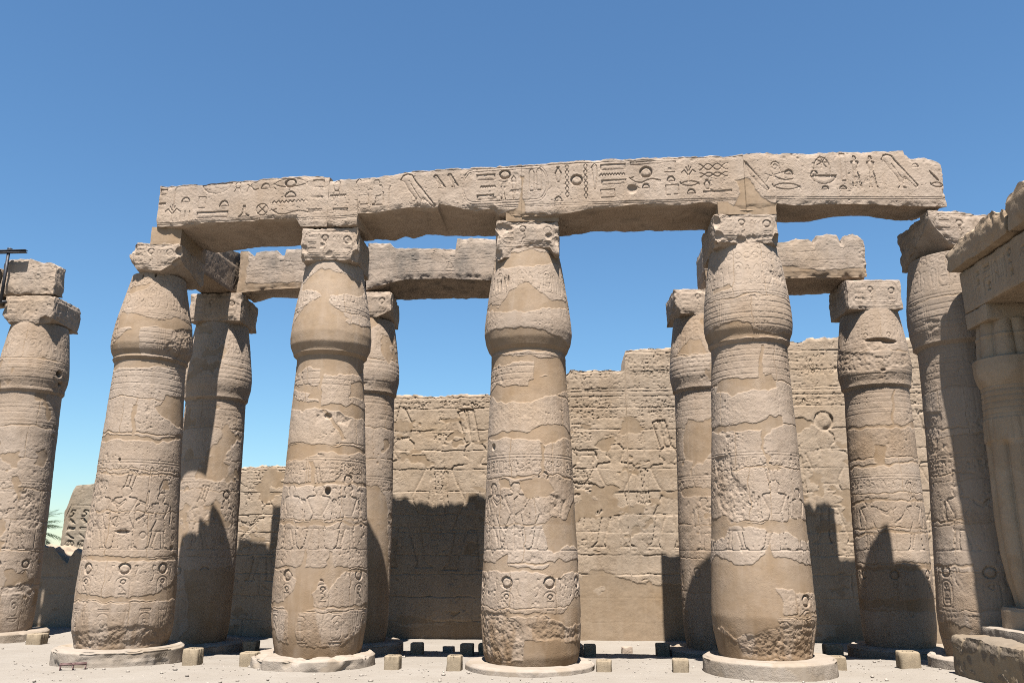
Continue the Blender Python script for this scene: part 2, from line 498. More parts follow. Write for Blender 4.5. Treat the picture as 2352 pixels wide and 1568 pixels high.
# ------------------------------------------------------------------ measured data: column outlines (z, r), mortar patches and worn areas (degrees round the shaft, z)
PROF = {
    'F1': [(0.23,0.67),(0.4,0.703),(0.57,0.723),(0.74,0.724),(1.08,0.72),(1.52,0.693),(1.96,0.664),(2.41,0.64),(2.87,0.62),(3.43,0.594),(4.0,0.57),(4.48,0.55),(4.66,0.541),(4.7,0.564),(4.78,0.608),(4.88,0.631),(5.02,0.628),(5.28,0.596),(5.53,0.545),(5.78,0.491),(6.09,0.426)],
    'F2': [(0.12,0.621),(0.28,0.654),(0.44,0.682),(0.61,0.696),(0.81,0.705),(1.11,0.703),(1.53,0.685),(1.96,0.665),(2.39,0.644),(3.06,0.608),(3.75,0.575),(4.4,0.532),(4.6,0.523),(4.69,0.585),(4.81,0.635),(4.98,0.645),(5.17,0.629),(5.42,0.598),(5.67,0.554),(5.87,0.516),(6.12,0.477)],
    'F3': [(0.07,0.672),(0.21,0.697),(0.41,0.714),(0.65,0.726),(0.89,0.725),(1.13,0.716),(1.54,0.698),(1.95,0.681),(2.59,0.657),(3.24,0.636),(3.91,0.602),(4.32,0.582),(4.58,0.576),(4.64,0.611),(4.78,0.664),(4.92,0.686),(5.06,0.681),(5.3,0.652),(5.54,0.623),(5.78,0.589),(6.03,0.552),(6.27,0.527)],
    'F4': [(0.17,0.626),(0.38,0.658),(0.57,0.693),(0.76,0.713),(0.88,0.711),(1.15,0.701),(1.55,0.683),(1.95,0.663),(2.36,0.646),(2.78,0.631),(3.2,0.612),(3.63,0.593),(4.07,0.577),(4.42,0.562),(4.63,0.554),(4.72,0.599),(4.83,0.642),(4.96,0.656),(5.1,0.654),(5.33,0.635),(5.57,0.608),(5.8,0.581),(6.04,0.543),(6.23,0.51)],
    'R5': [(0.03,0.576),(0.13,0.6),(0.32,0.616),(0.52,0.621),(0.82,0.628),(1.22,0.63),(1.73,0.63),(2.25,0.623),(2.77,0.613),(3.31,0.601),(3.85,0.594),(4.29,0.58),(4.6,0.578),(4.74,0.62),(4.91,0.659),(5.08,0.666),(5.31,0.645),(5.48,0.624),(5.72,0.593),(5.95,0.562)],
    'F5': [(0.19,0.686),(0.35,0.716),(0.5,0.743),(0.66,0.752),(0.82,0.753),(1.14,0.729),(1.55,0.707),(1.96,0.684),(2.38,0.661),(2.81,0.638),(3.24,0.623),(3.68,0.611),(4.13,0.599),(4.49,0.596),(4.63,0.613),(4.73,0.652),(4.87,0.682),(5.06,0.691),(5.3,0.683),(5.62,0.645),(5.91,0.603)],
}
PLASTER_POLY = {
    'F1': [[(-65.9,5.14),(-66.2,5.43),(-24.7,5.31),(9.9,5.27),(38.7,5.4),(70.1,5.36),(78.3,5.15),(42.4,5.07),(25.6,5.15),(-21.7,5.12),(-19.8,4.78),(-14.6,4.62),(-89.6,4.66),(-89.9,4.76),(-31.9,5.11)],
        [(-89.5,4.62),(70.7,4.68),(72.9,4.57),(-3.0,4.47),(-71.6,4.44)],
        [(27.0,4.03),(89.6,4.13),(81.1,3.52),(54.7,3.58),(24.4,3.72),(12.4,3.85),(25.0,3.96)],
        [(-21.5,3.86),(-15.0,3.87),(-12.2,3.38),(-16.6,3.37)],
        [(-89.8,3.37),(-38.7,3.4),(16.2,3.33),(82.2,3.47),(84.0,3.41),(21.3,3.28),(-86.1,3.31)],
        [(34.3,2.68),(44.8,2.69),(45.7,2.58),(35.3,2.57)],
        [(-89.9,2.84),(-3.2,2.78),(84.6,2.82),(86.0,2.78),(-2.9,2.75),(-89.9,2.8)],
        [(-90.2,1.54),(-19.5,1.55),(25.1,1.5),(79.2,1.54),(80.5,1.47),(17.7,1.46),(-90.2,1.5)],
        [(41.4,1.01),(81.7,1.3),(90.3,0.86),(22.2,0.89),(-82.1,0.91),(-79.6,1.04),(-50.1,0.97),(18.2,0.95)],
        [(35.0,0.25),(51.4,0.34),(83.6,0.43),(90.1,0.17)],
        [(-65.3,5.86),(-14.0,5.9),(-19.4,5.83),(-66.5,5.74)]],
    'F2': [[(-57.7,5.84),(-25.0,6.03),(-7.4,6.03),(64.7,5.88),(68.1,5.71),(29.8,5.59),(-5.6,5.54),(-7.6,5.47),(4.4,5.38),(23.5,5.21),(18.8,5.13),(23.4,5.1),(90.1,5.2),(90.2,5.01),(90.2,4.84),(84.8,4.7),(-89.9,4.65),(-90.2,4.89),(-83.2,5.06),(-51.0,5.35),(-37.8,5.46),(-17.9,5.54),(-29.6,5.65),(-66.8,5.71),(-67.7,5.84)],
        [(-89.7,4.59),(74.5,4.62),(89.7,4.43),(22.4,4.29),(-13.5,4.3),(-18.4,4.25),(-16.6,4.37),(-36.3,4.4),(-77.9,4.31)],
        [(-17.1,4.3),(-12.5,4.3),(-10.2,3.75),(-14.7,3.7)],
        [(-81.1,4.17),(-17.4,4.11),(-13.3,3.86),(-37.2,3.94),(-29.5,4.0),(-77.3,4.1)],
        [(-81.7,3.99),(-33.4,3.84),(-13.1,3.84),(-10.5,3.79),(39.7,3.84),(81.1,3.8),(88.6,3.62),(39.7,3.62),(8.7,3.71),(-79.5,3.75)],
        [(36.8,4.15),(54.4,4.27),(89.8,4.24),(84.2,3.94),(33.8,3.96)],
        [(-7.6,3.7),(-2.5,3.71),(29.1,3.28),(23.2,3.25)],
        [(-87.2,3.2),(1.4,3.18),(87.6,3.16),(86.6,3.12),(39.9,3.07),(-6.9,3.06),(-39.2,2.98),(-85.0,2.95),(-90.0,3.13)],
        [(-21.9,2.96),(-16.0,2.96),(-15.2,2.57),(-19.5,2.57)],
        [(-78.9,2.61),(79.7,2.64),(79.3,2.59),(-77.0,2.56)],
        [(-90.4,2.1),(-31.0,2.05),(-14.2,2.06),(17.9,2.05),(86.5,2.03),(86.2,1.99),(18.0,2.01),(-21.9,1.98),(-90.4,2.06)],
        [(-90.0,1.38),(-26.1,1.4),(-21.4,1.62),(-18.6,1.62),(-18.2,1.39),(5.2,1.41),(7.6,1.62),(12.2,1.61),(14.0,1.37),(81.9,1.34),(81.5,1.28),(28.1,1.33),(16.2,1.25),(9.0,1.09),(-0.7,1.25),(-5.0,1.13),(-9.5,0.85),(80.3,0.86),(80.6,0.8),(-1.4,0.83),(-23.6,0.74),(-28.3,0.54),(-26.8,0.33),(-15.5,0.29),(32.1,0.31),(63.6,0.54),(84.4,0.61),(90.3,0.19),(90.2,0.09),(-90.2,0.12),(-90.4,0.54),(-66.0,0.52),(-56.9,0.37),(-40.9,0.34),(-37.5,0.74),(-47.4,0.83),(-69.1,0.8),(-90.6,0.85),(-45.3,0.91),(-32.5,1.09),(-29.2,1.23),(-43.1,1.33)]],
    'F3': [[(-77.6,6.15),(89.9,6.19),(66.7,6.04),(3.2,5.92),(-21.8,5.91),(-69.1,5.95)],
        [(-29.9,5.45),(2.3,5.64),(17.5,5.45),(33.5,5.38),(71.1,5.42),(76.9,5.34),(54.6,5.26),(32.4,5.26),(18.4,5.22),(1.2,5.12),(-56.4,5.22),(-78.9,5.28),(-66.7,5.36),(-44.4,5.26)],
        [(-90.6,4.92),(-32.8,4.91),(0.9,4.87),(45.8,4.82),(75.2,4.69),(90.1,4.61),(-90.1,4.59),(-90.3,4.66)],
        [(-90.0,4.57),(-13.1,4.47),(3.5,4.51),(12.8,4.43),(87.1,4.52),(86.4,4.17),(45.6,4.17),(26.6,4.21),(9.4,4.12),(5.1,4.2),(7.9,4.38),(-13.2,4.38),(-63.7,4.36),(-90.1,4.36)],
        [(-90.2,3.98),(-50.9,4.06),(-0.0,4.03),(2.5,4.11),(34.5,4.22),(65.0,4.22),(87.6,4.08),(49.8,3.95),(32.1,3.87),(-2.8,3.76),(-38.2,3.76),(-66.2,3.91)],
        [(-90.3,3.32),(-1.2,3.33),(29.9,3.45),(54.8,3.43),(84.7,3.32),(89.0,3.27),(44.0,3.23),(19.6,3.13),(12.0,3.21),(-90.3,3.26)],
        [(13.2,3.17),(17.5,3.17),(15.7,2.69),(12.4,2.69)],
        [(-40.9,2.64),(-28.9,2.61),(-26.6,2.51),(-38.1,2.51)],
        [(-11.9,2.63),(27.1,2.65),(31.0,2.49),(17.9,2.38),(1.8,2.34),(-8.0,2.4),(-14.0,2.54)],
        [(90.4,2.46),(86.4,1.66),(52.1,1.7),(28.1,1.58),(20.2,1.62),(20.6,1.82),(14.9,1.98),(25.4,2.1),(48.8,2.08),(63.3,2.32)],
        [(-90.6,1.52),(-44.9,1.48),(-27.5,1.58),(-25.0,1.41),(1.2,1.39),(16.0,1.37),(36.5,1.54),(43.2,1.48),(77.4,1.52),(90.7,1.36),(35.8,1.29),(15.9,1.29),(-2.4,1.37),(-90.6,1.32)],
        [(10.1,0.78),(34.5,0.77),(59.7,0.99),(90.7,1.01),(90.8,0.77),(73.9,0.59),(43.1,0.62),(15.4,0.74)],
        [(-90.7,0.79),(-5.7,0.78),(11.9,0.8),(10.1,0.76),(-9.2,0.74),(-90.7,0.73)],
        [(-9.7,0.16),(-7.5,0.44),(8.4,0.44),(22.9,0.51),(43.6,0.43),(90.7,0.34),(90.6,-0.01),(-89.3,-0.02),(-65.5,0.13)]],
    'F4': [[(-48.6,5.48),(-22.6,5.51),(-13.8,5.45),(-48.3,5.41)],
        [(-90.4,4.82),(-42.9,4.89),(-11.3,4.92),(2.7,4.89),(7.0,4.8),(23.4,4.72),(86.2,4.79),(90.1,4.67),(-81.3,4.66),(-90.3,4.76)],
        [(15.7,4.56),(20.4,4.56),(17.5,4.13),(20.7,4.13),(20.0,4.02),(10.2,4.02)],
        [(-53.4,4.07),(-25.1,4.11),(10.2,4.02),(29.1,4.13),(38.1,4.01),(37.3,3.92),(-26.0,3.83),(-57.3,3.92)],
        [(-88.7,3.43),(-18.9,3.39),(10.8,3.45),(24.2,3.52),(43.2,3.5),(46.9,3.38),(26.6,3.31),(13.4,3.17),(13.4,3.0),(19.1,2.96),(18.1,2.84),(33.9,2.72),(17.2,2.72),(13.9,2.92),(9.7,3.0),(11.6,3.3),(-19.4,3.3),(-90.1,3.37)],
        [(-90.4,2.12),(-37.5,2.1),(-25.2,2.0),(5.0,2.01),(32.1,2.05),(90.4,2.07),(90.5,1.79),(51.6,1.74),(32.7,1.9),(13.2,1.86),(8.9,1.94),(-38.1,1.96),(-43.1,1.78),(-90.5,1.79)],
        [(8.4,1.67),(12.5,1.74),(16.8,1.57),(27.8,1.55),(68.1,1.44),(84.3,1.42),(90.7,1.2),(90.6,1.01),(53.1,1.1),(17.3,1.14),(21.2,0.92),(22.4,0.81),(15.4,0.78),(18.5,0.67),(-23.5,0.54),(-30.0,0.46),(-43.6,0.55),(-51.9,0.63),(-64.8,0.58),(-90.6,0.75),(-90.5,1.38),(-59.7,1.59),(-26.9,1.46),(-4.9,1.48),(4.4,1.57)],
        [(-77.4,0.61),(-58.6,0.57),(-30.5,0.43),(-25.7,0.32),(18.3,0.45),(16.3,0.23),(-90.3,0.13)],
        [(18.9,0.81),(90.6,0.84),(90.6,0.79),(18.8,0.79)]],
    'F5': [[(-90.6,0.62),(-52.4,0.7),(-41.2,0.64),(-24.6,0.61),(-27.4,0.43),(-70.1,0.45)],
        [(-90.0,3.46),(-34.3,3.4),(3.9,3.34),(3.7,3.33),(-34.7,3.37),(-90.0,3.43)],
        [(-90.1,2.74),(-3.5,2.71),(-3.8,2.69),(-90.1,2.71)],
        [(-88.1,2.08),(-10.6,2.05),(-10.9,2.03),(-90.2,2.05)],
        [(-81.7,1.45),(-16.4,1.47),(-16.7,1.44),(-82.7,1.41)]],
    'R5': [[(47.9,3.88),(67.5,4.01),(89.5,3.92),(89.5,3.86),(54.9,3.86)],
        [(-12.8,3.53),(5.6,3.52),(2.0,3.17),(-15.1,3.2)],
        [(-76.1,3.91),(-1.5,3.89),(29.7,3.91),(89.5,3.9),(89.5,3.86),(-1.9,3.84),(-73.5,3.85)],
        [(-89.5,3.21),(-3.8,3.18),(89.5,3.25),(89.5,3.22),(-4.2,3.13),(-84.8,3.15)],
        [(-89.5,2.52),(5.2,2.55),(80.1,2.54),(78.5,2.5),(4.8,2.51),(-83.6,2.46)],
        [(-89.5,1.89),(-4.1,1.99),(86.2,1.97),(83.9,1.94),(-13.9,1.93),(-83.7,1.84)],
        [(-82.5,1.34),(5.0,1.38),(89.5,1.4),(84.2,1.33),(-78.2,1.27)],
        [(-86.8,0.78),(-22.1,0.79),(84.9,0.84),(89.5,0.64),(38.0,0.61),(-23.0,0.67),(-82.8,0.61)],
        [(27.4,4.52),(32.0,4.53),(26.9,3.85),(22.6,3.85)]],
}
ROUGH = {
    'F1': [[(26.6,5.12),(89.8,5.26),(89.9,5.03),(89.7,4.68),(47.1,4.57),(29.9,4.7),(17.2,4.77)],
        [(-79.6,2.74),(-46.3,2.68),(-46.1,2.38),(-62.4,2.29),(-50.1,2.03),(-53.7,1.73),(-78.8,1.86),(-90.0,2.39)],
        [(-82.1,0.4),(-2.9,0.54),(65.9,0.45),(75.7,0.23),(-84.6,0.27)]],
    'F2': [[(-20.3, 3.68), (-5.2, 3.68), (-3.7, 3.56), (-16.2, 3.55)], [(13.6, 3.67), (36.8, 3.6), (28.8, 3.48), (13.9, 3.53)]],
    'F3': [[(-77.1,0.74),(-35.7,0.79),(-11.0,0.63),(-9.6,0.18),(-70.8,0.11)],
        [(-5.7,0.63),(22.7,0.66),(74.9,0.47),(39.1,0.43),(4.8,0.48)],
        [(22.1,2.42),(50.4,2.35),(43.6,2.1),(25.6,2.18)]],
    'F4': [[(-64.3,2.97),(-34.4,2.98),(-26.7,2.65),(-11.1,2.49),(-17.0,2.05),(-33.4,2.02),(-58.2,2.35)],
        [(-19.8,0.54),(18.5,0.67),(75.4,0.68),(74.8,0.27),(-26.1,0.28)],
        [(36.8,5.69),(70.7,5.7),(71.0,5.59),(39.8,5.55)]],
    'F5': [[(-70.3, 3.65), (-36.1, 3.64), (-42.0, 3.35), (-48.6, 3.02), (-74.2, 3.0)], [(-40.6, 4.99), (-20.3, 4.99), (-21.9, 4.86), (-34.3, 4.84)]],
    'R5': [[(-78.4, 5.45), (-17.0, 5.26), (15.0, 5.17), (64.0, 5.25), (65.3, 5.03), (12.4, 4.92), (-64.8, 4.99)], [(-14.0, 5.51), (31.8, 5.51), (33.2, 5.33), (-2.0, 5.29)]],
}
DISK = {
    'F1': [(-54.2, 1.36), (-5.4, 1.36), (43.1, 1.34)],
    'F2': [(-44.2, 1.28), (2.2, 1.28), (52.4, 1.27)],
    'F3': [(-72.0, 1.19), (-28.5, 1.2), (22.2, 1.21), (67.6, 1.2)],
    'R5': [(-51.5, 1.23), (1.5, 1.23), (62.0, 1.24)],
    'F5': [(-50.7, 1.36)],
}
TOP1 = [(-5.981, 7.618),(-5.359, 7.637),(-5.289, 7.61),(-4.708, 7.635),(-4.0, 7.665),(-3.671, 7.681),(-3.255, 7.668),(-3.056, 7.622)]
TOP2 = [(-3.02, 7.563),(-2.989, 7.573),(-2.6, 7.573),(-1.981, 7.595),(-1.814, 7.649),(-1.328, 7.659),(-1.814, 7.649),(-1.328, 7.659),(-0.867, 7.666),(-0.451, 7.668),(0.146, 7.657)]
TOP3 = [(0.166, 7.658),(0.656, 7.665),(1.141, 7.676),(1.621, 7.673),(2.314, 7.658),(2.746, 7.66),(2.912, 7.628),(3.088, 7.655),(3.298, 7.616),(3.589, 7.637)]
TOP4 = [(3.618, 7.639),(3.915, 7.647),(4.292, 7.609),(4.856, 7.596),(5.414, 7.576),(5.945, 7.55),(5.951, 7.486),(6.043, 7.438),(6.277, 7.413),(6.397, 7.353),(6.487, 7.274),(6.512, 7.106)]
BF1 = [(-6.01, 6.863),(-5.616, 6.856),(-5.129, 6.896),(-4.29, 6.886),(-4.161, 6.909),(-3.551, 6.886),(-3.467, 6.752),(-2.983, 6.728)]
BF2 = [(-2.941, 6.726),(-2.527, 6.728),(-2.515, 6.927),(-2.251, 6.925),(-1.957, 6.961),(-1.519, 6.987),(-1.206, 6.96),(-1.686, 6.996),(-1.435, 6.965),(-1.206, 6.96),(-1.187, 7.025),(-0.948, 6.98),(-0.772, 6.916),(-0.566, 6.894),(-0.301, 6.892),(-0.219, 6.811),(0.125, 6.751)]
BF3 = [(0.165, 6.738),(0.706, 6.749),(0.726, 6.753),(0.945, 6.774),(1.164, 6.806),(1.598, 6.83),(1.873, 6.855),(2.319, 6.831),(2.704, 6.811),(2.619, 6.805),(2.89, 6.844),(3.042, 6.825),(3.23, 6.773),(3.396, 6.691),(3.527, 6.674)]
BF4 = [(3.555, 6.673),(4.014, 6.66),(4.04, 6.763),(4.316, 6.707),(4.595, 6.713),(5.145, 6.694),(5.596, 6.65),(6.113, 6.603),(6.45, 6.586)]
BR1 = [(-5.809, 6.882),(-5.412, 6.743),(-4.989, 6.785),(-4.614, 6.816),(-4.144, 6.807),(-3.749, 6.826)]
BR2 = [(-2.419, 6.836),(-1.968, 6.886),(-1.632, 6.906),(-2.169, 6.825),(-1.832, 6.857),(-1.52, 6.901),(-1.162, 6.861),(-0.344, 6.811)]
BR3 = [(0.805, 6.781),(1.019, 6.794),(1.297, 6.838),(1.552, 6.819),(1.974, 6.799),(2.912, 6.777),(3.007, 6.773),(3.169, 6.727)]
BR4 = [(4.42, 6.858),(4.76, 6.837),(5.003, 6.874),(5.227, 6.919),(5.505, 6.927),(5.76, 6.903),(6.048, 6.833),(6.201, 6.804)]
INSCRIPTION = [('bar', -5.9, 7.5, 0.149, 0.105),('zig', -5.92, 7.28, 0.159, 0.033),('reedtall', -5.69, 7.39, 0.068, 0.417),('dome', -5.49, 7.33, 0.158, 0.104),('rect', -5.2, 7.27, 0.124, 0.196),('dome', -4.81, 7.23, 0.167, 0.115),('basket', -4.96, 7.51, 0.537, 0.209),('loop', -4.59, 7.52, 0.134, 0.208),('plant', -5.71, 7.11, 0.249, 0.276),('strokes', -5.48, 7.05, 0.202, 0.161),('bar', -5.0, 7.04, 0.555, 0.114),('horn', -4.33, 7.51, 0.2, 0.208),('dome', -4.11, 7.51, 0.166, 0.104),('eye', -3.68, 7.54, 0.59, 0.195),('dome', -3.67, 7.34, 0.197, 0.114),('zig', -3.67, 7.21, 0.608, 0.041),('bar', -3.2, 7.5, 0.196, 0.137),('zig', -3.22, 7.26, 0.195, 0.032),('zig', -2.86, 7.27, 0.279, 0.032),('foot', -4.45, 7.08, 0.199, 0.205),('wheel', -4.14, 7.09, 0.202, 0.204),('snake', -3.67, 7.03, 0.628, 0.113),('bar', -3.23, 7.03, 0.237, 0.049),('bar', -2.81, 7.03, 0.256, 0.045),('reed', -2.52, 7.31, 0.128, 0.515),('seated', -2.2, 7.29, 0.276, 0.447),('reedtall', -2.01, 7.19, 0.042, 0.4),('bird', -1.53, 7.28, 0.605, 0.641),('loop', -2.89, 7.4, 0.151, 0.339),('rect', -2.42, 7.17, 0.149, 0.157),('bird', -1.18, 7.43, 0.209, 0.246),('bird', -0.96, 7.44, 0.187, 0.245),('cart', -0.12, 7.3, 1.391, 0.612),('bar', -0.43, 7.46, 0.309, 0.111),('disk', -0.12, 7.49, 0.184, 0.167),('zig', -0.39, 7.29, 0.246, 0.031),('bar', -0.43, 7.11, 0.286, 0.088),('fig', -0.15, 7.2, 0.122, 0.285),('reed', 0.02, 7.26, 0.102, 0.394),('feather', 0.31, 7.37, 0.091, 0.373),('feather', 0.43, 7.38, 0.091, 0.373),('pot', 0.73, 7.44, 0.121, 0.263),('rope', 0.87, 7.32, 0.072, 0.564),('disk', 1.02, 7.33, 0.196, 0.192),('rope', 1.16, 7.3, 0.072, 0.605),('reed', 1.3, 7.38, 0.119, 0.434),('bar', 1.59, 7.52, 0.396, 0.11),('zig', 1.58, 7.39, 0.395, 0.035),('bar', 1.6, 7.26, 0.394, 0.087),('rect', 1.5, 7.07, 0.217, 0.129),('bar', 2.11, 7.56, 0.509, 0.057),('disk', 2.1, 7.4, 0.204, 0.191),('snake', 2.08, 7.27, 0.487, 0.108),('dome', 2.09, 7.17, 0.117, 0.086),('plant', 1.91, 7.11, 0.156, 0.215),('rect', 2.47, 7.47, 0.175, 0.173),('dome', 2.48, 7.27, 0.132, 0.097),('bracket', 2.49, 7.08, 0.193, 0.16),('dome', 0.73, 7.02, 0.12, 0.087),('plant', 2.75, 7.33, 0.212, 0.279),('mouth', 2.76, 7.17, 0.288, 0.077),('dome', 2.78, 7.04, 0.134, 0.081),('rope2', 3.13, 7.43, 0.44, 0.129),('rope2', 3.13, 7.3, 0.42, 0.086),('pot', 3.02, 7.14, 0.115, 0.17),('bar', 3.17, 7.02, 0.437, 0.034),('diag', 3.77, 7.24, 0.358, 0.506),('spiral', 4.05, 7.39, 0.169, 0.191),('horn', 4.1, 7.21, 0.411, 0.19),('dome', 4.25, 7.28, 0.135, 0.085),('mouth', 4.2, 7.04, 0.428, 0.097),('star', 4.75, 7.41, 0.186, 0.211),('arch', 4.74, 7.34, 0.241, 0.316),('basket', 4.75, 7.12, 0.396, 0.147),('dome', 4.62, 7.25, 0.115, 0.076),('dome', 4.76, 6.99, 0.12, 0.067),('dome', 5.02, 6.98, 0.119, 0.067),('rect', 5.05, 7.32, 0.074, 0.46),('fig', 5.22, 7.25, 0.202, 0.52),('fig', 5.45, 7.23, 0.201, 0.539),('bird', 5.85, 7.21, 0.523, 0.577),('dome', 6.08, 7.28, 0.108, 0.073),('diag', 6.33, 7.1, 0.143, 0.185),('mouth', 6.37, 6.95, 0.231, 0.074),('strokes', 5.23, 7.0, 0.164, 0.104)]
PLF4=[(3.47, 7.18), (3.68, 7.2), (3.75, 7.03), (3.87, 6.86), (4.07, 6.75), (4.08, 6.55), (3.11, 6.6), (3.42, 6.71), (3.5, 6.94)]
PLF3=[(0.13, 7.45), (0.17, 7.45), (0.17, 7.0), (0.22, 6.79), (0.71, 6.76), (0.73, 6.59), (-0.1, 6.63), (-0.14, 6.83), (0.06, 6.88), (0.13, 7.01)]
PLF2=[(-3.12, 7.57), (-3.05, 7.56), (-3.01, 6.86), (-2.88, 6.72), (-3.46, 6.71), (-3.14, 6.87)]

# ------------------------------------------------------------------ lathes (column parts)
def smooth_profile(prof, z0, z1, step, r_extra=None):
    zs = np.array([p[0] for p in prof]); rs = np.array([p[1] for p in prof])
    z = np.linspace(z0, z1, max(8, int((z1 - z0) / step)))
    r = np.interp(z, zs, rs)
    k = max(1, int(0.05 / step))
    ker = np.hanning(2 * k + 3); ker /= ker.sum()
    rp = np.pad(r, k + 1, mode='reflect', reflect_type='odd')
    return z, np.convolve(rp, ker, 'valid')

UREF = 0.65   # metres per radian used for relief on shafts

def thetas(step):
    dense = np.arange(-88, 88, math.degrees(step / UREF))
    coarse = np.arange(88, 272, 4.0)
    return np.radians(np.concatenate([dense, coarse]))

def polys_mask(cv, polys, Wx, Wy, soft=0.005):
    """signed mask of warped polygons (1 inside)"""
    out = np.zeros(cv.H.shape, np.float32)
    for p in polys:
        r = cv.box(p, 0.1)
        if r is None: continue
        sl, X, Y = r
        s = sdf_poly(X + Wx[sl], Y + Wy[sl], p)
        out[sl] = np.maximum(out[sl], 1 - sstep(-soft, soft, s))
    return out

def stone_lathe(name, parent, origin, x, y, lean, z, r, step, seed, relief=None, plaster=(), rough=(), joints=(), vjoints=(), holes=(),
                rand_plaster=0.0, dirt=0.0, mat=None, cap=None, grey=0.0, jw=0.010, dz=None, low_amp=0.006):
    """a turned stone part with drums, mortar patches, worn surface and carved relief"""
    phi0 = math.atan2(-x, y)        # direction from axis to where it is mostly seen from
    th = thetas(step)
    u = th * UREF
    cv = Canvas(u, z)
    nz, nt = len(z), len(th)
    TH, Z = np.meshgrid(th, z)
    RR = np.repeat(r[:, None], nt, 1)
    A = phi0 + TH
    P0 = np.stack([np.sin(A) * RR, -np.cos(A) * RR, Z], -1)
    Pn = P0 + seed * 3.7
    w1 = fbm(Pn, 0.16, 3, 3)
    w2 = fbm(Pn, 0.15, 9, 3)
    Wx, Wy = w1 * 0.06, w2 * 0.06
    big = fbm(Pn, 0.5, 21, 2)
    fine = vnoise(Pn, 0.022, 31)
    fine2 = vnoise(Pn, 0.05, 37)
    pl = polys_mask(cv, [[(math.radians(a) * UREF, b) for a, b in p] for p in plaster], Wx, Wy) if len(plaster) else np.zeros((nz, nt), np.float32)
    back = np.abs(TH) > R(82)
    for zj in joints:
        width = jw * (.75 + 1.1 * sstep(0.0, .5, big)) 
        pl = np.maximum(pl, 1 - sstep(0.6, 1.3, np.abs(Z - zj + w2 * .05 + .012 * np.sin(TH * 3 + seed)) / np.maximum(width, .004)))
    lo = z[0]
    allj = sorted([j for j in joints if z[0] < j < z[-1]]) + [z[-1]]
    rs = np.random.default_rng(seed)
    for zj in allj:
        for k in range(3):
            t0 = rs.uniform(-math.pi, math.pi)
            pl = np.maximum(pl, np.where((Z > lo) & (Z < zj), 1 - sstep(0.5, 1.2, np.abs((TH - t0) * UREF + w1 * .04) / (jw * .6)), 0))
        lo = zj
    for t0, a, b in vjoints:
        pl = np.maximum(pl, np.where((Z > a) & (Z < b), 1 - sstep(0.5, 1.2, np.abs((TH - R(t0)) * UREF + w1 * .04) / .02), 0))
    if rand_plaster:
        q = fbm(Pn, 0.33, 55, 3)
        pl = np.maximum(pl, sstep(0.0, 0.05, q - (1 - rand_plaster)) )
    elif len(plaster):
        q = fbm(Pn, 0.33, 55, 3)
        pl = np.maximum(pl, np.where(back, sstep(0.0, 0.05, q - .12), 0))
    if relief: relief(cv, np.random.default_rng(seed + 5))
    ro = polys_mask(cv, [[(math.radians(a) * UREF, b) for a, b in p] for p in rough], Wx, Wy, 0.03) if len(rough) else 0
    worn = sstep(.08, .5, fbm(Pn, 0.28, 71, 3))          # worn-away places lose their carving
    H = cv.H * (1 - pl) * (1 - 0.5 * worn) * (1 - ro)
    H = H + 0.0055 * (1 - pl) * (1 - 0.3 * worn)
    H = H + big * low_amp + (1 - pl) * (fine * 0.0022 + fine2 * 0.0014) * (.25 + .9 * sstep(-.2, .35, fbm(Pn, .33, 145, 3)))
    pit = sstep(.45, .7, vnoise(Pn, 0.024, 81)) * sstep(.0, .35, fbm(Pn, .4, 83, 2))
    H = H - (1 - pl) * pit * 0.007
    chip = sstep(.30, .5, fbm(Pn, .07, 91, 2)) * sstep(.1, .4, fbm(Pn, .6, 93, 2))
    H = H - (1 - pl) * chip * 0.008
    if len(rough):
        H = H - ro * (0.013 + 0.016 * fbm(Pn, 0.06, 101, 4) + .005 * fine)
        pl = pl * (1 - ro)
    for t0, zz, rx, ry, d in holes:
        c2 = Canvas(u, z); c2.hole(R(t0) * UREF, zz, rx, ry, d); H = H + c2.H
    # displacement along the profile normal
    dr = np.gradient(r, z)
    nr = 1 / np.sqrt(1 + dr * dr); nz_ = -dr * nr
    Rr = RR + H * nr[:, None]
    Zz = Z + H * nz_[:, None]
    xc = x + lean * (Z - 3.0)
    V = np.stack([xc + np.sin(A) * Rr, y - np.cos(A) * Rr, Zz], -1).reshape(-1, 3)
    S = Soup()
    tone = 0.22 * sstep(0.15, .5, fbm(Pn, .8, 111, 2)) + 0.10 * np.interp(Z, [0, .9, 1.6], [1, .6, 0]) * dirt
    streak = fbm(np.stack([P0[..., 0] * 1.0, P0[..., 1] * 1.0, P0[..., 2] * .22], -1) + seed, .16, 121, 3)
    tone = tone + dirt * 0.55 * sstep(.05, .5, streak + .35 * sstep(1.3, .1, Z))* sstep(1.5, .2, Z)
    dt = np.zeros_like(Z)
    lo = z[0]
    for zj in allj:
        dt = np.where((Z >= lo) & (Z < zj), rs.uniform(-.10, .26), dt); lo = zj
    gr = grey * sstep(-.1, .5, fbm(Pn, .5, 131, 3))
    pl = pl * (0.74 + 0.26 * sstep(-.25, .25, fbm(Pn, .18, 141, 3)))
    S.add(V, grid_quads(nz, nt, wrap=True), plaster=pl.ravel(), tone=np.clip(tone + dt, 0, 1).ravel(), grey=gr.ravel())
    for end, up in ((0, False), (-1, True)):     # close the ends
        ring = V.reshape(nz, nt, 3)[end]
        c = ring.mean(0)
        Vv = np.concatenate([ring, ring * .02 + c * .98])
        S.add(Vv, grid_quads(2, nt, wrap=True, flip=False), tone=.1)
    return S.build(name, mat or M_STONE, parent, origin)

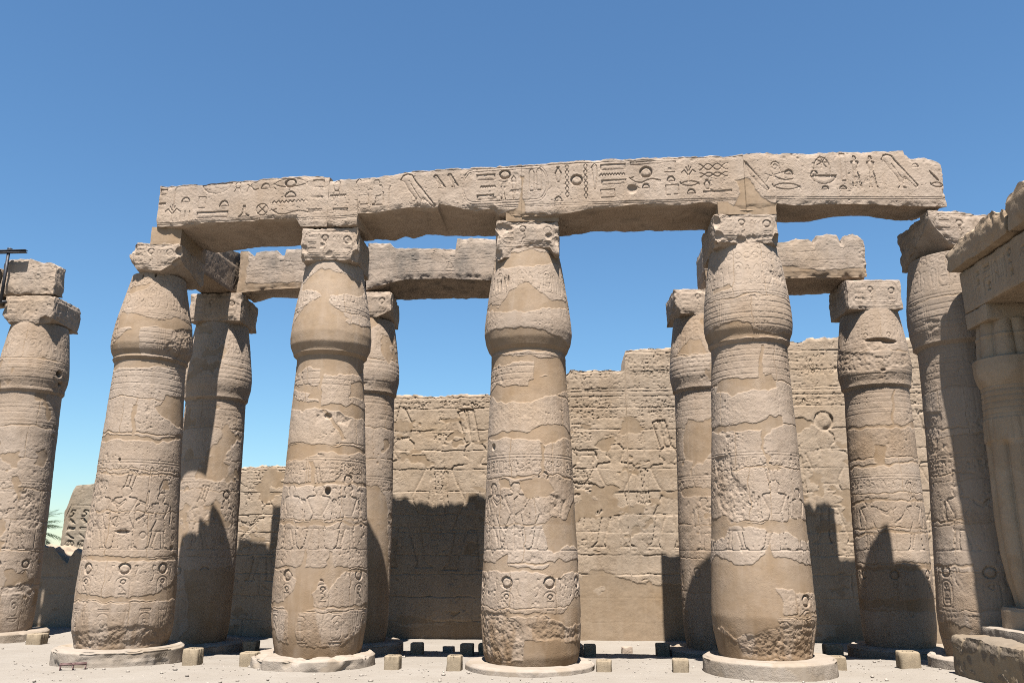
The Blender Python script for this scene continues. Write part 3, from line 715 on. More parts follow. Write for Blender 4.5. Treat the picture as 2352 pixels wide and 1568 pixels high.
def path_lathe(name, parent, origin, x, y, path, step, seed, mat, relief=None, amp=0.012, chips=0.03, phi0=None, squash=None, tone0=0.0, nseg=None):
    """lathe along an (r, z) path, worn edges; for plinths and small turned parts"""
    pts = np.array(path, float)
    seg = np.hypot(*np.diff(pts, axis=0).T)
    s = np.concatenate([[0], np.cumsum(seg)])
    n = max(6, int(s[-1] / step))
    ss = np.unique(np.concatenate([np.linspace(0, s[-1], n), s]))
    r = np.interp(ss, s, pts[:, 0]); z = np.interp(ss, s, pts[:, 1])
    dr, dz = np.gradient(r), np.gradient(z)
    L = np.hypot(dr, dz) + 1e-9
    nr, nz_ = -dz / L, dr / L
    if phi0 is None: phi0 = math.atan2(-x, y)
    nt = nseg or max(24, int(2 * math.pi * max(r) / step))
    th = np.linspace(-math.pi, math.pi, nt, endpoint=False)
    TH, RR = np.meshgrid(th, r); ZZ = np.repeat(z[:, None], nt, 1)
    A = phi0 + TH
    P0 = np.stack([np.sin(A) * RR, -np.cos(A) * RR, ZZ], -1) + seed * 5.1
    H = amp * fbm(P0, .22, seed, 4)
    if chips:
        H = H - chips * sstep(.1, .55, fbm(P0, .3, seed + 3, 3))
    if relief is not None:
        cv = Canvas(th * max(r), np.sort(np.unique(np.round(z, 4))) if False else np.linspace(min(z), max(z), 60))
        relief(cv, np.random.default_rng(seed))
        side = np.abs(nr)[:, None] > .7
        H = H + np.where(side, cv.sample(TH * max(r), ZZ), 0)
    Rr = np.maximum(RR + H * nr[:, None], 0.001)
    if squash is not None: Rr = Rr * squash(A)
    Zz = ZZ + H * nz_[:, None]
    V = np.stack([x + np.sin(A) * Rr, y - np.cos(A) * Rr, Zz], -1).reshape(-1, 3)
    S = Soup()
    tone = tone0 + .18 * sstep(.0, .5, fbm(P0, .5, seed + 8, 3))
    pl = sstep(.05, .12, fbm(P0, .35, seed + 12, 3) - .12) * .8
    S.add(V, grid_quads(len(r), nt, wrap=True, flip=True), tone=tone.ravel(), plaster=pl.ravel())
    return S.build(name, mat, parent, origin)

# ------------------------------------------------------------------ stone blocks (lintels, abaci, walls)
def stone_block(name, parent, origin, O, yaw, us, ztop, zbf, zbr, T, step, seed, mat=None, relief=None, end_relief=(None, None), wear=0.03, amp=0.010,
                bites=(), plaster_fn=None, grey=0.0, top_grey=0.0, zback=None, back_step=0.06, tone=0.0, top_slope=0.0, soot=0.0, ragged=0.0, nseed=None, hk=1.0, flush=(False, False)):
    """O: point of the front face at u=0; u runs along yaw, depth d runs away from the viewer"""
    u0, u1 = us
    eu = np.array([math.cos(yaw), math.sin(yaw), 0]); en = np.array([-math.sin(yaw), math.cos(yaw), 0]); O = np.array([O[0], O[1], 0.0])
    f = lambda prof: ((lambda u: np.interp(u, [p[0] for p in prof], [p[1] for p in prof])) if isinstance(prof, (list, tuple)) else (lambda u: np.full(np.shape(u), float(prof))))
    ft, fb, fr = f(ztop), f(zbf), f(zbr)
    nu = max(6, int((u1 - u0) / step))
    U = np.linspace(u0, u1, nu)
    zlo, zhi = float(np.min(fb(U))), float(np.max(ft(U)))
    nv = max(6, int((zhi - zlo) / step))
    cv = Canvas(np.linspace(u0, u1, nu), np.linspace(zlo, zhi, nv))
    rs = np.random.default_rng(seed)
    if relief: relief(cv, rs)
    S = Soup()
    def finish(L, Q, H=None, hn=None, carve=False):
        """L: local (u, d, z) grid, H: displacement along hn"""
        sh = L.shape[:2]
        G = O + L[..., :1] * eu + L[..., 1:2] * en + np.array([0, 0, 1.0]) * L[..., 2:]
        Pn = G + (seed if nseed is None else nseed) * 1.3
        t = ft(L[..., 0]); b = np.interp(L[..., 1], [0, T], [0, 1]); b = fb(L[..., 0]) * (1 - b) + fr(L[..., 0]) * b
        du = np.minimum(L[..., 0] - u0 + (9 if flush[0] else 0), u1 - L[..., 0] + (9 if flush[1] else 0)); dd = np.minimum(L[..., 1], T - L[..., 1]); dz = np.minimum(L[..., 2] - b, t - L[..., 2])
        D = np.stack([du, dd, dz], -1)
        e = np.sort(np.maximum(D, 0), -1)[..., 1]
        nz1 = .5 + .5 * fbm(Pn, .14, 5, 3)
        amt = wear * (0.25 + 1.9 * nz1 ** 2.2) * np.clip(1 - e / (wear * 2.6), 0, 1)
        cdir = np.stack([np.sign((u0 + u1) / 2 - L[..., 0]), np.sign(T / 2 - L[..., 1]), np.sign((t + b) / 2 - L[..., 2])], -1)
        near = np.clip(1 - np.maximum(D, 0) / (wear * 2.6), 0, 1)
        L2 = L + cdir * near * amt[..., None] * .7
        if ragged:
            L2[..., 2] += ragged * fbm(Pn * np.array([1, 1, .3]), .12, 15, 3) * np.clip((L[..., 2] - t + .25) / .25, 0, 1)
        n3 = np.stack([fbm(Pn, .20, 41, 4), fbm(Pn, .20, 43, 4), fbm(Pn, .20, 47, 4)], -1)
        L2 = L2 + n3 * amp
        pl = np.zeros(sh)
        if H is not None:
            w = sstep(.05, .5, fbm(Pn, .3, 71, 3))
            hh = H * (1 - .65 * w)
            pit = sstep(.45, .7, vnoise(Pn, 0.024, 81)) * sstep(-.1, .3, fbm(Pn, .4, 83, 2))
            chip = sstep(.28, .55, fbm(Pn, .09, 91, 2)) * sstep(.0, .4, fbm(Pn, .6, 93, 2))
            hh = hh - pit * .006 * hk - chip * .010 * hk + vnoise(Pn, .022, 31) * .002
            if plaster_fn is not None:
                pl = plaster_fn(L[..., 0] + fbm(Pn, .13, 3, 3) * .05, L[..., 2] + fbm(Pn, .13, 9, 3) * .05)
                hh = hh * (1 - pl) - .006 * pl
            fade = sstep(0, .02, e)
            L2 = L2 + (hh * fade)[..., None] * np.array(hn)
        else:
            L2 = L2 - (sstep(.2, .6, fbm(Pn, .16, 95, 3)) * .02)[..., None] * np.array(hn if hn is not None else (0, 0, 0))
        for bu, bd, bz, br in bites:
            c = np.array([bu, bd, bz]); dv = L2 - c
            dist = np.linalg.norm(dv, axis=-1, keepdims=True)
            rr = br * (1 + .28 * fbm(Pn, .13, 141, 3))[..., None]
            L2 = np.where(dist < rr, c + dv / np.maximum(dist, 1e-4) * rr, L2)
        G2 = O + L2[..., :1] * eu + L2[..., 1:2] * en + np.array([0, 0, 1.0]) * L2[..., 2:]
        gr = grey * (.35 + .65 * sstep(-.25, .35, fbm(Pn * np.array([1, 1, .45]), .35, 151, 4)))
        gr = gr + top_grey * sstep(.22, .0, t - L[..., 2]) * sstep(-.3, .3, fbm(Pn * np.array([1, 1, .3]), .16, 153, 3))
        tn = tone + .22 * sstep(.1, .5, fbm(Pn, .7, 111, 2))
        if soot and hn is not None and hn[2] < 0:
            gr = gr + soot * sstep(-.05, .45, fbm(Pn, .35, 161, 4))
        S.add(G2, Q, plaster=np.clip(pl, 0, 1).ravel(), tone=np.clip(tn, 0, 1).ravel(), grey=np.clip(gr, 0, 1).ravel())
    def face_grid(a, b_, fn):
        A, B = np.meshgrid(a, b_)
        return fn(A, B)
    # front
    tv = np.linspace(0, 1, nv)
    A, B = np.meshgrid(U, tv)
    Zf = fb(A) * (1 - B) + ft(A) * B
    finish(np.stack([A, np.zeros_like(A), Zf], -1), grid_quads(nv, nu), cv.sample(A, Zf), (0, -1, 0))
    # underside
    nd_ = max(4, int(T / (step * 2.2)))
    dv = np.linspace(0, 1, nd_)
    A, B = np.meshgrid(U, dv)
    finish(np.stack([A, B * T, fb(A) * (1 - B) + fr(A) * B], -1), grid_quads(nd_, nu, flip=True), None, (0, 0, -1))
    # top
    Ub = np.linspace(u0, u1, max(6, int((u1 - u0) / back_step)))
    Ut = U
    A, B = np.meshgrid(Ut, dv)
    finish(np.stack([A, B * T, ft(A) + top_slope * B], -1), grid_quads(nd_, nu), None, (0, 0, 1))
    # back
    nb = max(4, int((zhi - zlo) / back_step))
    A, B = np.meshgrid(Ub, np.linspace(0, 1, nb))
    finish(np.stack([A, np.full_like(A, T), fr(A) * (1 - B) + (ft(A) + top_slope) * B], -1), grid_quads(nb, len(Ub), flip=True), None, (0, 1, 0))
    # ends
    for k, (ue, hn) in enumerate(((u0, (-1, 0, 0)), (u1, (1, 0, 0)))):
        nde = max(4, int(T / step)) if end_relief[k] is not None or k >= 0 and step < .03 else 8
        A, B = np.meshgrid(np.linspace(0, T, nde), tv)
        uu = np.full_like(A, ue)
        bz = fb(uu) * (1 - A / T) + fr(uu) * (A / T)
        Ze = bz * (1 - B) + (ft(uu) + top_slope * A / T) * B
        He = np.zeros_like(A)
        if end_relief[k] is not None:
            c2 = Canvas(np.linspace(0, T, nde), np.linspace(zlo, zhi, nv)); end_relief[k](c2, rs)
            He = c2.sample(A, Ze)
        finish(np.stack([uu, A, Ze], -1), grid_quads(nv, nde, flip=(k == 0)), He, hn)
    return S.build(name, mat or M_STONE, parent, origin)

def simple_box(S, c, size, yaw=0.0, **kw):
    """plain little box added to a Soup"""
    x, y, z = size
    V = np.array([(sx * x / 2, sy * y / 2, sz * z / 2) for sz in (-1, 1) for sy in (-1, 1) for sx in (-1, 1)], float)
    ca, sa = math.cos(yaw), math.sin(yaw)
    V = np.stack([V[:, 0] * ca - V[:, 1] * sa, V[:, 0] * sa + V[:, 1] * ca, V[:, 2]], 1) + np.array(c)
    Q = [(0, 1, 5, 4), (1, 3, 7, 5), (3, 2, 6, 7), (2, 0, 4, 6), (4, 5, 7, 6), (0, 2, 3, 1)]
    S.add(V, np.array(Q), **kw)

# ------------------------------------------------------------------ ground
def ground_z(x, y):
    s = sstep(12.3, 17.0, np.asarray(y, float))
    left = sstep(5, 9, -np.asarray(x, float))
    right = sstep(4.9, 5.9, np.asarray(x, float)) * sstep(13.5, 11.8, np.asarray(y, float))
    return -0.25 * s * (1 - .72 * left) + 0.08 * right

def axis_samples(fine0, fine1, step, far0, far1):
    a = np.arange(fine0, fine1, step)
    lo = fine0 - np.geomspace(step, fine0 - far0, 26)[::-1]
    hi = fine1 + np.geomspace(step, far1 - fine1, 26) - step
    return np.unique(np.concatenate([lo, a, hi]))

gx = axis_samples(-13, 9, 0.05, -600, 600)
gy = axis_samples(8, 19.5, 0.04, -500, 700)
GX, GY = np.meshgrid(gx, gy)
gz0 = ground_z(GX, GY)
PG = np.stack([GX, GY, 0 * GX], -1)
gz1 = gz0 + .014 * fbm(PG, .7, 5, 3) + .008 * fbm(PG, .16, 6, 2) + .004 * vnoise(PG, .06, 8)
ground = mesh_np('ground', np.stack([GX, GY, gz1], -1).reshape(-1, 3), grid_quads(len(gy), len(gx)), M_SAND)
tag(ground, kind='structure')

def gz_at(x, y): return float(ground_z(x, y))

# loose gravel lying on the sand
def gravel():
    r = np.random.default_rng(11)
    base = np.array([(1, 0, 0), (.3, .9, 0), (-.8, .5, 0), (-.7, -.6, 0), (.4, -.9, 0), (0, 0, 1), (0, 0, -1)], float)
    tri = []
    for i in range(5):
        j = (i + 1) % 5
        tri += [(i, j, 5), (j, i, 6)]
    S = Soup()
    n = 2600
    xs = r.uniform(-10.5, 7.5, n); ys = np.where(r.random(n) < .72, r.uniform(9.6, 13.4, n), r.uniform(13.4, 18.7, n))
    for x, y in zip(xs, ys):
        s = r.uniform(.005, .014) if r.random() < .93 else r.uniform(.016, .034)
        a = r.uniform(0, 6.28)
        v = base * r.uniform(.6, 1.25, (7, 3)) * s * np.array([1.3, 1, .8])
        v = np.stack([v[:, 0] * math.cos(a) - v[:, 1] * math.sin(a), v[:, 0] * math.sin(a) + v[:, 1] * math.cos(a), v[:, 2]], 1)
        S.add(v + np.array([x, y, gz_at(x, y) + s * .3]), np.array(tri))
    o = S.build('gravel', M_PEBBLE, None, (0, 0, 0), smooth=False)
    tag(o, 'pale gravel and stone chips scattered over the sandy court', 'gravel', kind='stuff')
gravel()

# ------------------------------------------------------------------ columns
RING = [4.50, 4.42, 4.33, 4.22, 4.13]
HALF = R(88) * UREF

def shaft_relief(disks, disk_z, figs=(), seed=0, fig_z=(1.65, 2.62), rows=True, k=.75, ring=RING):
    def fn(cv, rs):
        for z in ring: cv.stroke([(-HALF, z), (HALF, z + rs.uniform(-.01, .01))], .009, .011 * k)
        for a in np.arange(-HALF, HALF, .085):
            if rs.random() < .7: cv.stroke([(a + rs.uniform(-.01, .01), 3.5 + rs.uniform(0, .1)), (a, 4.06)], .008, .006 * k)
        if rows:
            for z in (2.99, 2.95, 1.64): cv.stroke([(-HALF, z), (HALF, z)], .009, .012 * k)
            glyph_row(cv, -HALF, HALF, 2.72, 2.92, rs, .017 * k, .010)
        for i, f in enumerate(figs):
            a, flip, crown, arm = f[:4]
            r = cv.win(R(a) * UREF - .2, R(a) * UREF + .2, fig_z[0] + .02, fig_z[1])
            if r is not None: cv.H[r[0]] = 0
            figure(cv, R(a) * UREF, fig_z[0], (fig_z[1] - fig_z[0]) * (f[4] if len(f) > 4 else 1), rs, flip, .034 * k, crown, arm)
            glyph_row(cv, R(a) * UREF + .22, R(a) * UREF + .30, fig_z[0] + .1, fig_z[0] + .5, rs, .013 * k, .009)
        for a in disks:
            u = R(a) * UREF
            cv.disk(u, disk_z, .084, .084, .034)
            glyph(cv, 'cartv', u, disk_z - .30, .18, .36, .022 * k, .011)
            cv.disk(u, disk_z - .19, .036, .036, .020)
            glyph(cv, rs.choice(['seated', 'bar', 'bird']), u, disk_z - .29, .10, .10, .018 * k, .009)
            glyph(cv, rs.choice(['zigs', 'bar', 'strokes']), u, disk_z - .40, .10, .08, .018 * k, .009)
            for s in (-1, 1): glyph(cv, 'uraeus', u + s * .155, disk_z - .06, .09, .24, .022 * k, .012, -s)
        for i, a in enumerate(np.arange(-90, 91, 22.5)):
            u = R(a) * UREF + rs.uniform(-.03, .03)
            if i % 2:
                glyph(cv, 'cartv', u, .55, .15, .34, .018 * k, .010); glyph(cv, 'basket', u, .31, .20, .08, .018 * k); glyph(cv, 'bar', u, .76, .15, .04, .018 * k)
                glyph(cv, rs.choice(SMALL), u, .58, .09, .12, .015 * k, .009)
            else:
                for w in (-.08, -.03, .03, .08): cv.stroke([(u + w, .78), (u + w * .3, .30)], .009, .009 * k)
                glyph(cv, 'lotus', u, .62, .16, .26, .012 * k)
    return fn

def capital_relief(seed=0, k=.75, bands=True):
    def fn(cv, rs):
        if bands:
            for z in (4.86, 4.95, 5.04, 5.13, 5.21): cv.stroke([(-HALF, z), (HALF, z + rs.uniform(-.01, .01))], .009, .012 * k)
            for a in range(-90, 91, 45):
                u = R(a + 12) * UREF
                for w in (-.05, -.017, .017, .05): cv.stroke([(u + w, 4.75), (u + w, 5.24)], .007, .008 * k)
        for z in (5.33, 5.37): cv.stroke([(-HALF, z), (HALF, z)], .009, .011 * k)
        i = 0
        for u in np.arange(-HALF, HALF, .15):
            glyph(cv, 'ring', u, 5.95, .125, .115, .016 * k, .012)
            if i % 3 == 0:
                glyph(cv, 'cartv', u, 5.66, .15, .36, .018 * k, .011); glyph(cv, rs.choice(SMALL), u, 5.74, .08, .10, .016 * k, .009); glyph(cv, rs.choice(SMALL), u, 5.60, .09, .10, .016 * k, .009)
            else:
                glyph(cv, rs.choice(['uraeus', 'reed', 'fig', 'seated']), u, 5.64, .12, .32, .016 * k, .011)
            i += 1
    return fn

def abacus_relief(hw, z0, z1, k=1.0):
    def fn(cv, rs):
        cz, h, w = (z0 + z1) / 2 + .02, (z1 - z0) * .72, hw * 1.72
        c = (cv.u[0] + cv.u[-1]) / 2
        glyph(cv, 'cart', c, cz, w, h, .020 * k, .011)
        for j in (-1, 0, 1): glyph(cv, 'bar', c - w * .33, cz + j * h * .25, w * .17, h * .10, .020 * k)
        cv.disk(c - w * .08, cz + h * .2, .055, .055, .03 * k); glyph(cv, 'seated', c - w * .08, cz - h * .14, .09, .20, .018 * k)
        glyph(cv, 'reed', c - w * .2, cz, .05, h * .7, .016 * k)
        for j in range(3): glyph(cv, 'feather', c + w * (.1 + .08 * j), cz - h * .05, .055, h * .6, .016 * k)
        cv.disk(c + w * .36, cz + h * .12, .065, .065, .03 * k); glyph(cv, 'bar', c + w * .36, cz - h * .25, .12, .04, .018 * k)
        cv.stroke([(cv.u[0], z0 + .045), (cv.u[-1], z0 + .045)], .008, .010 * k)
    return fn

COLUMN_GROUP = 'papyrus-bud columns of the temple court'

def column(key, x, y, lean, prof, label, base_top, ab, ground, zs=0.0, step=0.0115, seed=1, joints=(), disks=(), disk_z=1.28, figs=(), base_r=0.93, base_kw=None,
           yaw=-0.026, plaster=(), rough=(), holes=(), cap_holes=(), rand_plaster=0.0, cap_rand=0.0, k=.55, jw=.010, ab_kw=None, mortar=None, vj=(), bands=True, dirt=1.0, grey=0.0, low_amp=.006):
    root = empty('papyrus_column', (x, y, ground))
    tag(root, label, 'column', COLUMN_GROUP)
    org = (x, y, ground)
    zn = 4.615 + zs
    pr = [(a + zs * min(1, max(0, (a - 2) / 2.5)), b) for a, b in prof]
    pr = [(base_top - .03, pr[0][1] * (.965 if base_top - .03 < pr[0][0] else 1))] + [p for p in pr if p[0] > base_top + .02]
    # shaft up to the neck, then the bud
    pr_s = [p for p in pr if p[0] < zn - .08]
    pr_s.append((zn + .03, pr_s[-1][1] * .995))
    z, r = smooth_profile(pr_s, base_top - .03, zn + .02, step)
    up = lambda q, lo: list(q)
    stone_lathe('shaft', root, org, x, y, lean, z, r, step, seed, shaft_relief(disks, disk_z, figs, seed, k=k), up(plaster, False), up(rough, False), joints, vj, holes, rand_plaster, dirt, jw=jw, grey=grey, low_amp=low_amp)
    pr_c = [p for p in pr if p[0] > zn + .015]
    rn = pr_s[-1][1]
    z1c = ab['z0'] + .02
    pr_c = [(zn - .012, rn * 0.985), (zn + .004, rn * 1.0 + .008), (zn + .05, max(rn + .035, np.interp(zn + .05, [p[0] for p in pr_c], [p[1] for p in pr_c])))] + [p for p in pr_c if zn + .07 < p[0] < z1c]
    pr_c.append((z1c, max(.42, pr_c[-1][1] - .18 * (z1c - pr_c[-1][0]))))
    zc = np.concatenate([np.linspace(zn - .012, zn + .05, 8)[:-1], np.linspace(zn + .05, z1c, int((z1c - zn) / step))])
    rc = np.interp(zc, [p[0] for p in pr_c], [p[1] for p in pr_c])
    ker = np.hanning(11); ker /= ker.sum()
    rc2 = np.convolve(np.pad(rc, 5, mode='reflect', reflect_type='odd'), ker, 'valid')
    rc[9:] = rc2[9:]
    stone_lathe('capital', root, org, x, y, lean, zc, rc, step, seed + 50, capital_relief(seed, k, bands), up(plaster, True), up(rough, True), (5.30 + zs,), (), cap_holes, cap_rand, 0.0, jw=jw * .8, grey=grey, low_amp=low_amp)
    # abacus
    T = ab.get('T', 1.04)
    hw = ab['hw']
    ax = ab.get('x', x)
    O = (ax, ab['yf'])
    kw = dict(wear=.05, amp=.014, grey=.12, top_grey=.0)
    kw.update(ab_kw or {})
    stone_block('abacus', root, org, O, yaw, (-hw, hw), ab.get('zt', ab['z1']), ab.get('zb', ab['z0']), ab.get('zr', ab['z0'] + .0), T, step, seed + 90,
                relief=abacus_relief(hw, ab['z0'], ab['z1'], k * 1.2), end_relief=(abacus_relief(T / 2, ab['z0'], ab['z1'], k), abacus_relief(T / 2, ab['z0'], ab['z1'], k)), **kw)
    if mortar:
        stone_block('mortar_bed', root, org, (ax, ab['yf'] + .012), yaw, (mortar[0], mortar[1]), mortar[3], mortar[2], mortar[2], T - .03, .02, seed + 95, plaster_fn=lambda u, z: np.ones(u.shape), wear=.012, amp=.006)
    bk = dict(amp=.014, chips=.03, tone0=.0)
    bk.update(base_kw or {})
    zt = base_top
    path_lathe('plinth', root, org, x, y, [(.45, zt), (base_r - .04, zt - .005), (base_r, zt - .035), (base_r + .01, ground - .15)], .022, seed + 20, M_PLINTH, phi0=None, **bk)
    return root

def herring(cv, rs):
    for j in range(3):
        zc = -.01 + .075 * j
        for u in np.arange(-.55, .75, .045):
            s = 1 if j % 2 else -1
            cv.stroke([(u, zc), (u + .035, zc + s * .06)], .006, .010)
        cv.stroke([(-.55, zc + .035), (.8, zc + .035)], .006, .008)

def blobby(seed, amt):
    a = np.random.default_rng(seed).uniform(-1, 1, 6)
    return lambda A: 1 + amt * (a[0] * np.sin(A) + a[1] * np.sin(2 * A + 1) + a[2] * np.sin(3 * A + 2) + a[3] * np.sin(5 * A) * .6 + a[4] * np.sin(8 * A) * .3)

YR = -0.07
R_PROF = [(0.03, .585)] + [p for p in PROF['R5'][1:]]

column('F1', -6.04, 13.52, -.006, PROF['F1'], 'leftmost tall column of the carved lintel, its bud broken away on the right side', .215,
       dict(x=-5.96, hw=.43, yf=12.99, z0=6.10, z1=6.62, zb=[(-.43, 6.30), (-.28, 6.13), (.12, 6.10), (.30, 6.22), (.43, 6.34)], T=1.1, zr=6.1), .01, step=.0082, seed=1, joints=(.88, 1.53, 2.2, 2.85, 3.42, 3.98),
       disks=(-54, -5.4, 43), disk_z=1.36, figs=((-14, 1, 1, 2), (-50, 1, 0, 0), (34, -1, 3, 1, .9)), plaster=PLASTER_POLY['F1'], rough=ROUGH['F1'],
       holes=((-12.6, 1.9, .10, .03, .05), (-29.3, 2.99, .02, .03, .04), (57, 1.66, .05, .04, .03)), cap_holes=((-36, 6.05, .022, .04, .07), (-8.7, 6.07, .022, .04, .07)),
       base_r=.925, base_kw=dict(relief=herring, chips=.025, amp=.008, squash=blobby(3, .012)), mortar=(-.10, .42, 6.58, 6.90), ab_kw=dict(bites=((.47, .0, 6.22, .16), (-.46, -.02, 6.55, .17), (.45, .02, 6.45, .10))))
column('F2', -2.93, 13.12, -.0142, PROF['F2'], 'column of the carved lintel with a smooth brown mortar bud and a square dark hole in its shaft', .165,
       dict(x=-2.97, hw=.475, yf=12.60, z0=6.15, z1=6.74, T=1.06), .0, step=.0082, seed=2, joints=(.78, 1.37, 2.08, 2.6, 3.2, 3.8),
       disks=(-44, 2.2, 52), disk_z=1.28, figs=((-50, 1, 0, 0), (-8, -1, 1, 3), (33, -1, 2, 3)), plaster=PLASTER_POLY['F2'] + [[(-100, 4.55), (100, 4.55), (100, 4.73), (-100, 4.73)]], rough=ROUGH['F2'],
       holes=((3.9, 2.49, .045, .06, .10), (0, 3.62, .07, .05, .03)), base_r=.93, base_kw=dict(chips=.05, amp=.02, squash=blobby(8, .045)), bands=False,
       ab_kw=dict(bites=((-.22, -.10, 6.68, .11), (.22, -.10, 6.68, .10), (-.42, -.08, 6.35, .12), (.02, -.07, 6.27, .10), (.33, -.06, 6.5, .09), (.5, .0, 6.2, .15), (-.5, -.03, 6.15, .14), (-.12, -.06, 6.42, .08))))
column('F3', .27, 12.70, -.007, PROF['F3'], 'column under the middle of the carved lintel, with three sun discs low on its shaft and patchy mortar', .095,
       dict(x=.24, hw=.51, yf=12.21, z0=6.20, z1=6.72, T=1.04, zb=[(-.51, 6.02), (-.1, 6.12), (-.05, 6.22), (.35, 6.22), (.42, 6.12), (.51, 6.10)], zr=6.1), -.01, step=.0082, seed=3, joints=(.85, 1.45, 2.0, 2.68, 3.3, 3.9),
       disks=(-72, -28.5, 22, 67.6), disk_z=1.20, figs=((-53, 1, 0, 2), (-18, -1, 0, 0), (18, -1, 2, 1)), plaster=PLASTER_POLY['F3'] + [[(-100, 4.55), (100, 4.55), (100, 4.73), (-100, 4.73)]], rough=ROUGH['F3'],
       holes=((-56, 3.13, .05, .05, .04),), base_r=.93, base_kw=dict(chips=.02, amp=.008), mortar=(-.35, .5, 6.68, 6.92), bands=False,
       cap_holes=((-52, 5.66, .02, .09, .05), (-44, 5.64, .02, .10, .05), (-37, 5.66, .02, .10, .05), (-30, 5.68, .02, .09, .05)),
       ab_kw=dict(bites=((-.36, -.16, 6.55, .22), (-.12, -.1, 6.18, .13), (.14, -.06, 6.3, .08), (.34, -.06, 6.42, .08), (-.5, -.05, 6.12, .16), (.5, -.04, 6.35, .11), (.2, -.05, 6.3, .07)), wear=.06))
column('F4', 3.60, 12.30, .0155, PROF['F4'], 'column of the carved lintel with plain brown mortar over its lower shaft, on a thick clean round plinth', .225,
       dict(x=3.57, hw=.50, yf=11.77, z0=6.14, z1=6.66, T=1.04, zr=6.08), .02, step=.0082, seed=4, joints=(.77, 1.45, 2.02, 2.77, 3.4, 4.03),
       disks=(54,), disk_z=.98, figs=((22, -1, 1, 3, 1.0), (60, 1, 0, 0, .9), (-30, 1, 0, 2, .9)), plaster=PLASTER_POLY['F4'], rough=ROUGH['F4'], base_r=.90, base_kw=dict(chips=.008, amp=.004, tone0=.05),
       mortar=(-.42, .48, 6.62, 6.84), vj=((10, 5, 5.5),), bands=True,
       ab_kw=dict(bites=tuple((.02 + .085 * j, -.05, 6.23 + .006 * j, .075) for j in range(5)) + ((-.5, -.05, 6.52, .13), (-.47, -.05, 6.25, .12), (.5, -.02, 6.2, .14), (-.1, -.08, 6.2, .12)), wear=.06))
column('F5', 6.87, 12.30, .0, PROF['F5'], 'column at the right end of the carved lintel, half in the shadow of the shrine beside it', .22,
       dict(x=6.88, hw=.54, yf=11.74, z0=6.02, z1=6.70, T=1.12, zb=[(-.54, 6.52), (-.42, 6.36), (-.25, 6.14), (0, 6.03), (.54, 6.0)], zr=6.02, zt=[(-.54, 6.70), (-.1, 6.70), (.2, 6.63), (.54, 6.62)]), .05, seed=5,
       joints=(.85, 1.36, 2.0, 2.6, 3.25, 3.95), disks=(-50.7, 0, 48), disk_z=1.36, figs=((-25, 1, 3, 0, .95),), plaster=PLASTER_POLY['F5'], rough=ROUGH['F5'], base_r=.95, k=.6, jw=.006,
       base_kw=dict(chips=.05, squash=blobby(4, .03)), ab_kw=dict(wear=.05, bites=((-.60, -.05, 6.40, .16), (.45, -.1, 6.3, .16))))
column('R1', -6.06, 16.72, .0, R_PROF, 'mostly shaded column directly behind the leftmost column of the carved lintel', -.05,
       dict(hw=.55, yf=16.16, z0=6.12, z1=6.74, T=1.08), -.2, zs=-.08, step=.015, seed=6, joints=(.9, 1.5, 2.15, 2.75, 3.35, 3.95), disks=(-40, 6, 52), disk_z=1.25, figs=((-10, 1, 1, 1), (35, -1, 2, 0)),
       rand_plaster=.76, cap_rand=.74, yaw=-.026, plaster=[[(-30, 1.25), (80, 1.3), (80, -.2), (-10, -.2), (-15, .7)]], base_r=.9, dirt=.6)
column('R2', -2.97, 16.51, .0, R_PROF, 'rear column peeping out to the right of the mortar-bud column, the lintel shadow on its lower shaft painted in brown', -.02,
       dict(hw=.55, yf=15.97, z0=6.14, z1=6.72, T=1.06, zb=[(-.55, 6.14), (.25, 6.16), (.38, 6.22), (.55, 6.30)]), -.2, step=.015, seed=7, joints=(.9, 1.5, 2.1, 2.75, 3.35, 3.95), disks=(-40, 6), disk_z=1.25, figs=((-10, 1, 1, 1),),
       rand_plaster=.76, cap_rand=.76, yaw=-.026, plaster=[[(-40, 2.75), (30, 2.85), (52, 2.6), (66, 1.5), (76, .6), (80, -.2), (-60, -.2)]], base_r=.92, dirt=.4, ab_kw=dict(grey=.3))  # this patch paints the front lintel's cast shadow in the plaster colour
column('R3', .42, 16.28, .0, R_PROF, 'rear column hidden behind the middle column of the carved lintel', -.04,
       dict(hw=.5, yf=15.75, z0=6.14, z1=6.72, T=1.06), -.2, step=.03, seed=8, joints=(.9, 1.5, 2.1, 2.75, 3.35, 3.95), rand_plaster=.75, yaw=-.026, base_r=.92)
column('R4', 3.80, 16.03, .0, R_PROF, 'rear column seen left of the brown-based front column, with the broken block on its capital', -.08,
       dict(x=3.72, hw=.55, yf=15.5, z0=6.10, z1=6.64, T=1.06, zb=[(-.55, 6.3), (-.42, 6.1), (.1, 6.08), (.3, 6.16), (.55, 6.2)]), -.2, step=.014, seed=9, joints=(.9, 1.5, 2.1, 2.72, 3.3, 3.9),
       disks=(-30, 12), disk_z=1.25, figs=((-12, 1, 0, 0), (24, -1, 1, 0)), rand_plaster=.76, cap_rand=.76, yaw=-.026,
       plaster=[[(-50, 3.75), (-35, 4.05), (0, 4.0), (20, 3.6), (-10, 3.2), (-45, 3.3)], [(-50, 5.33), (-20, 5.62), (0, 5.6), (10, 5.3)], [(-60, 2.75), (40, 2.8), (40, 2.6), (-60, 2.62)]], base_r=.92, dirt=.5,
       ab_kw=dict(bites=((-.05, -.04, 6.62, .09), (.12, -.04, 6.60, .10), (.3, -.04, 6.62, .08))))
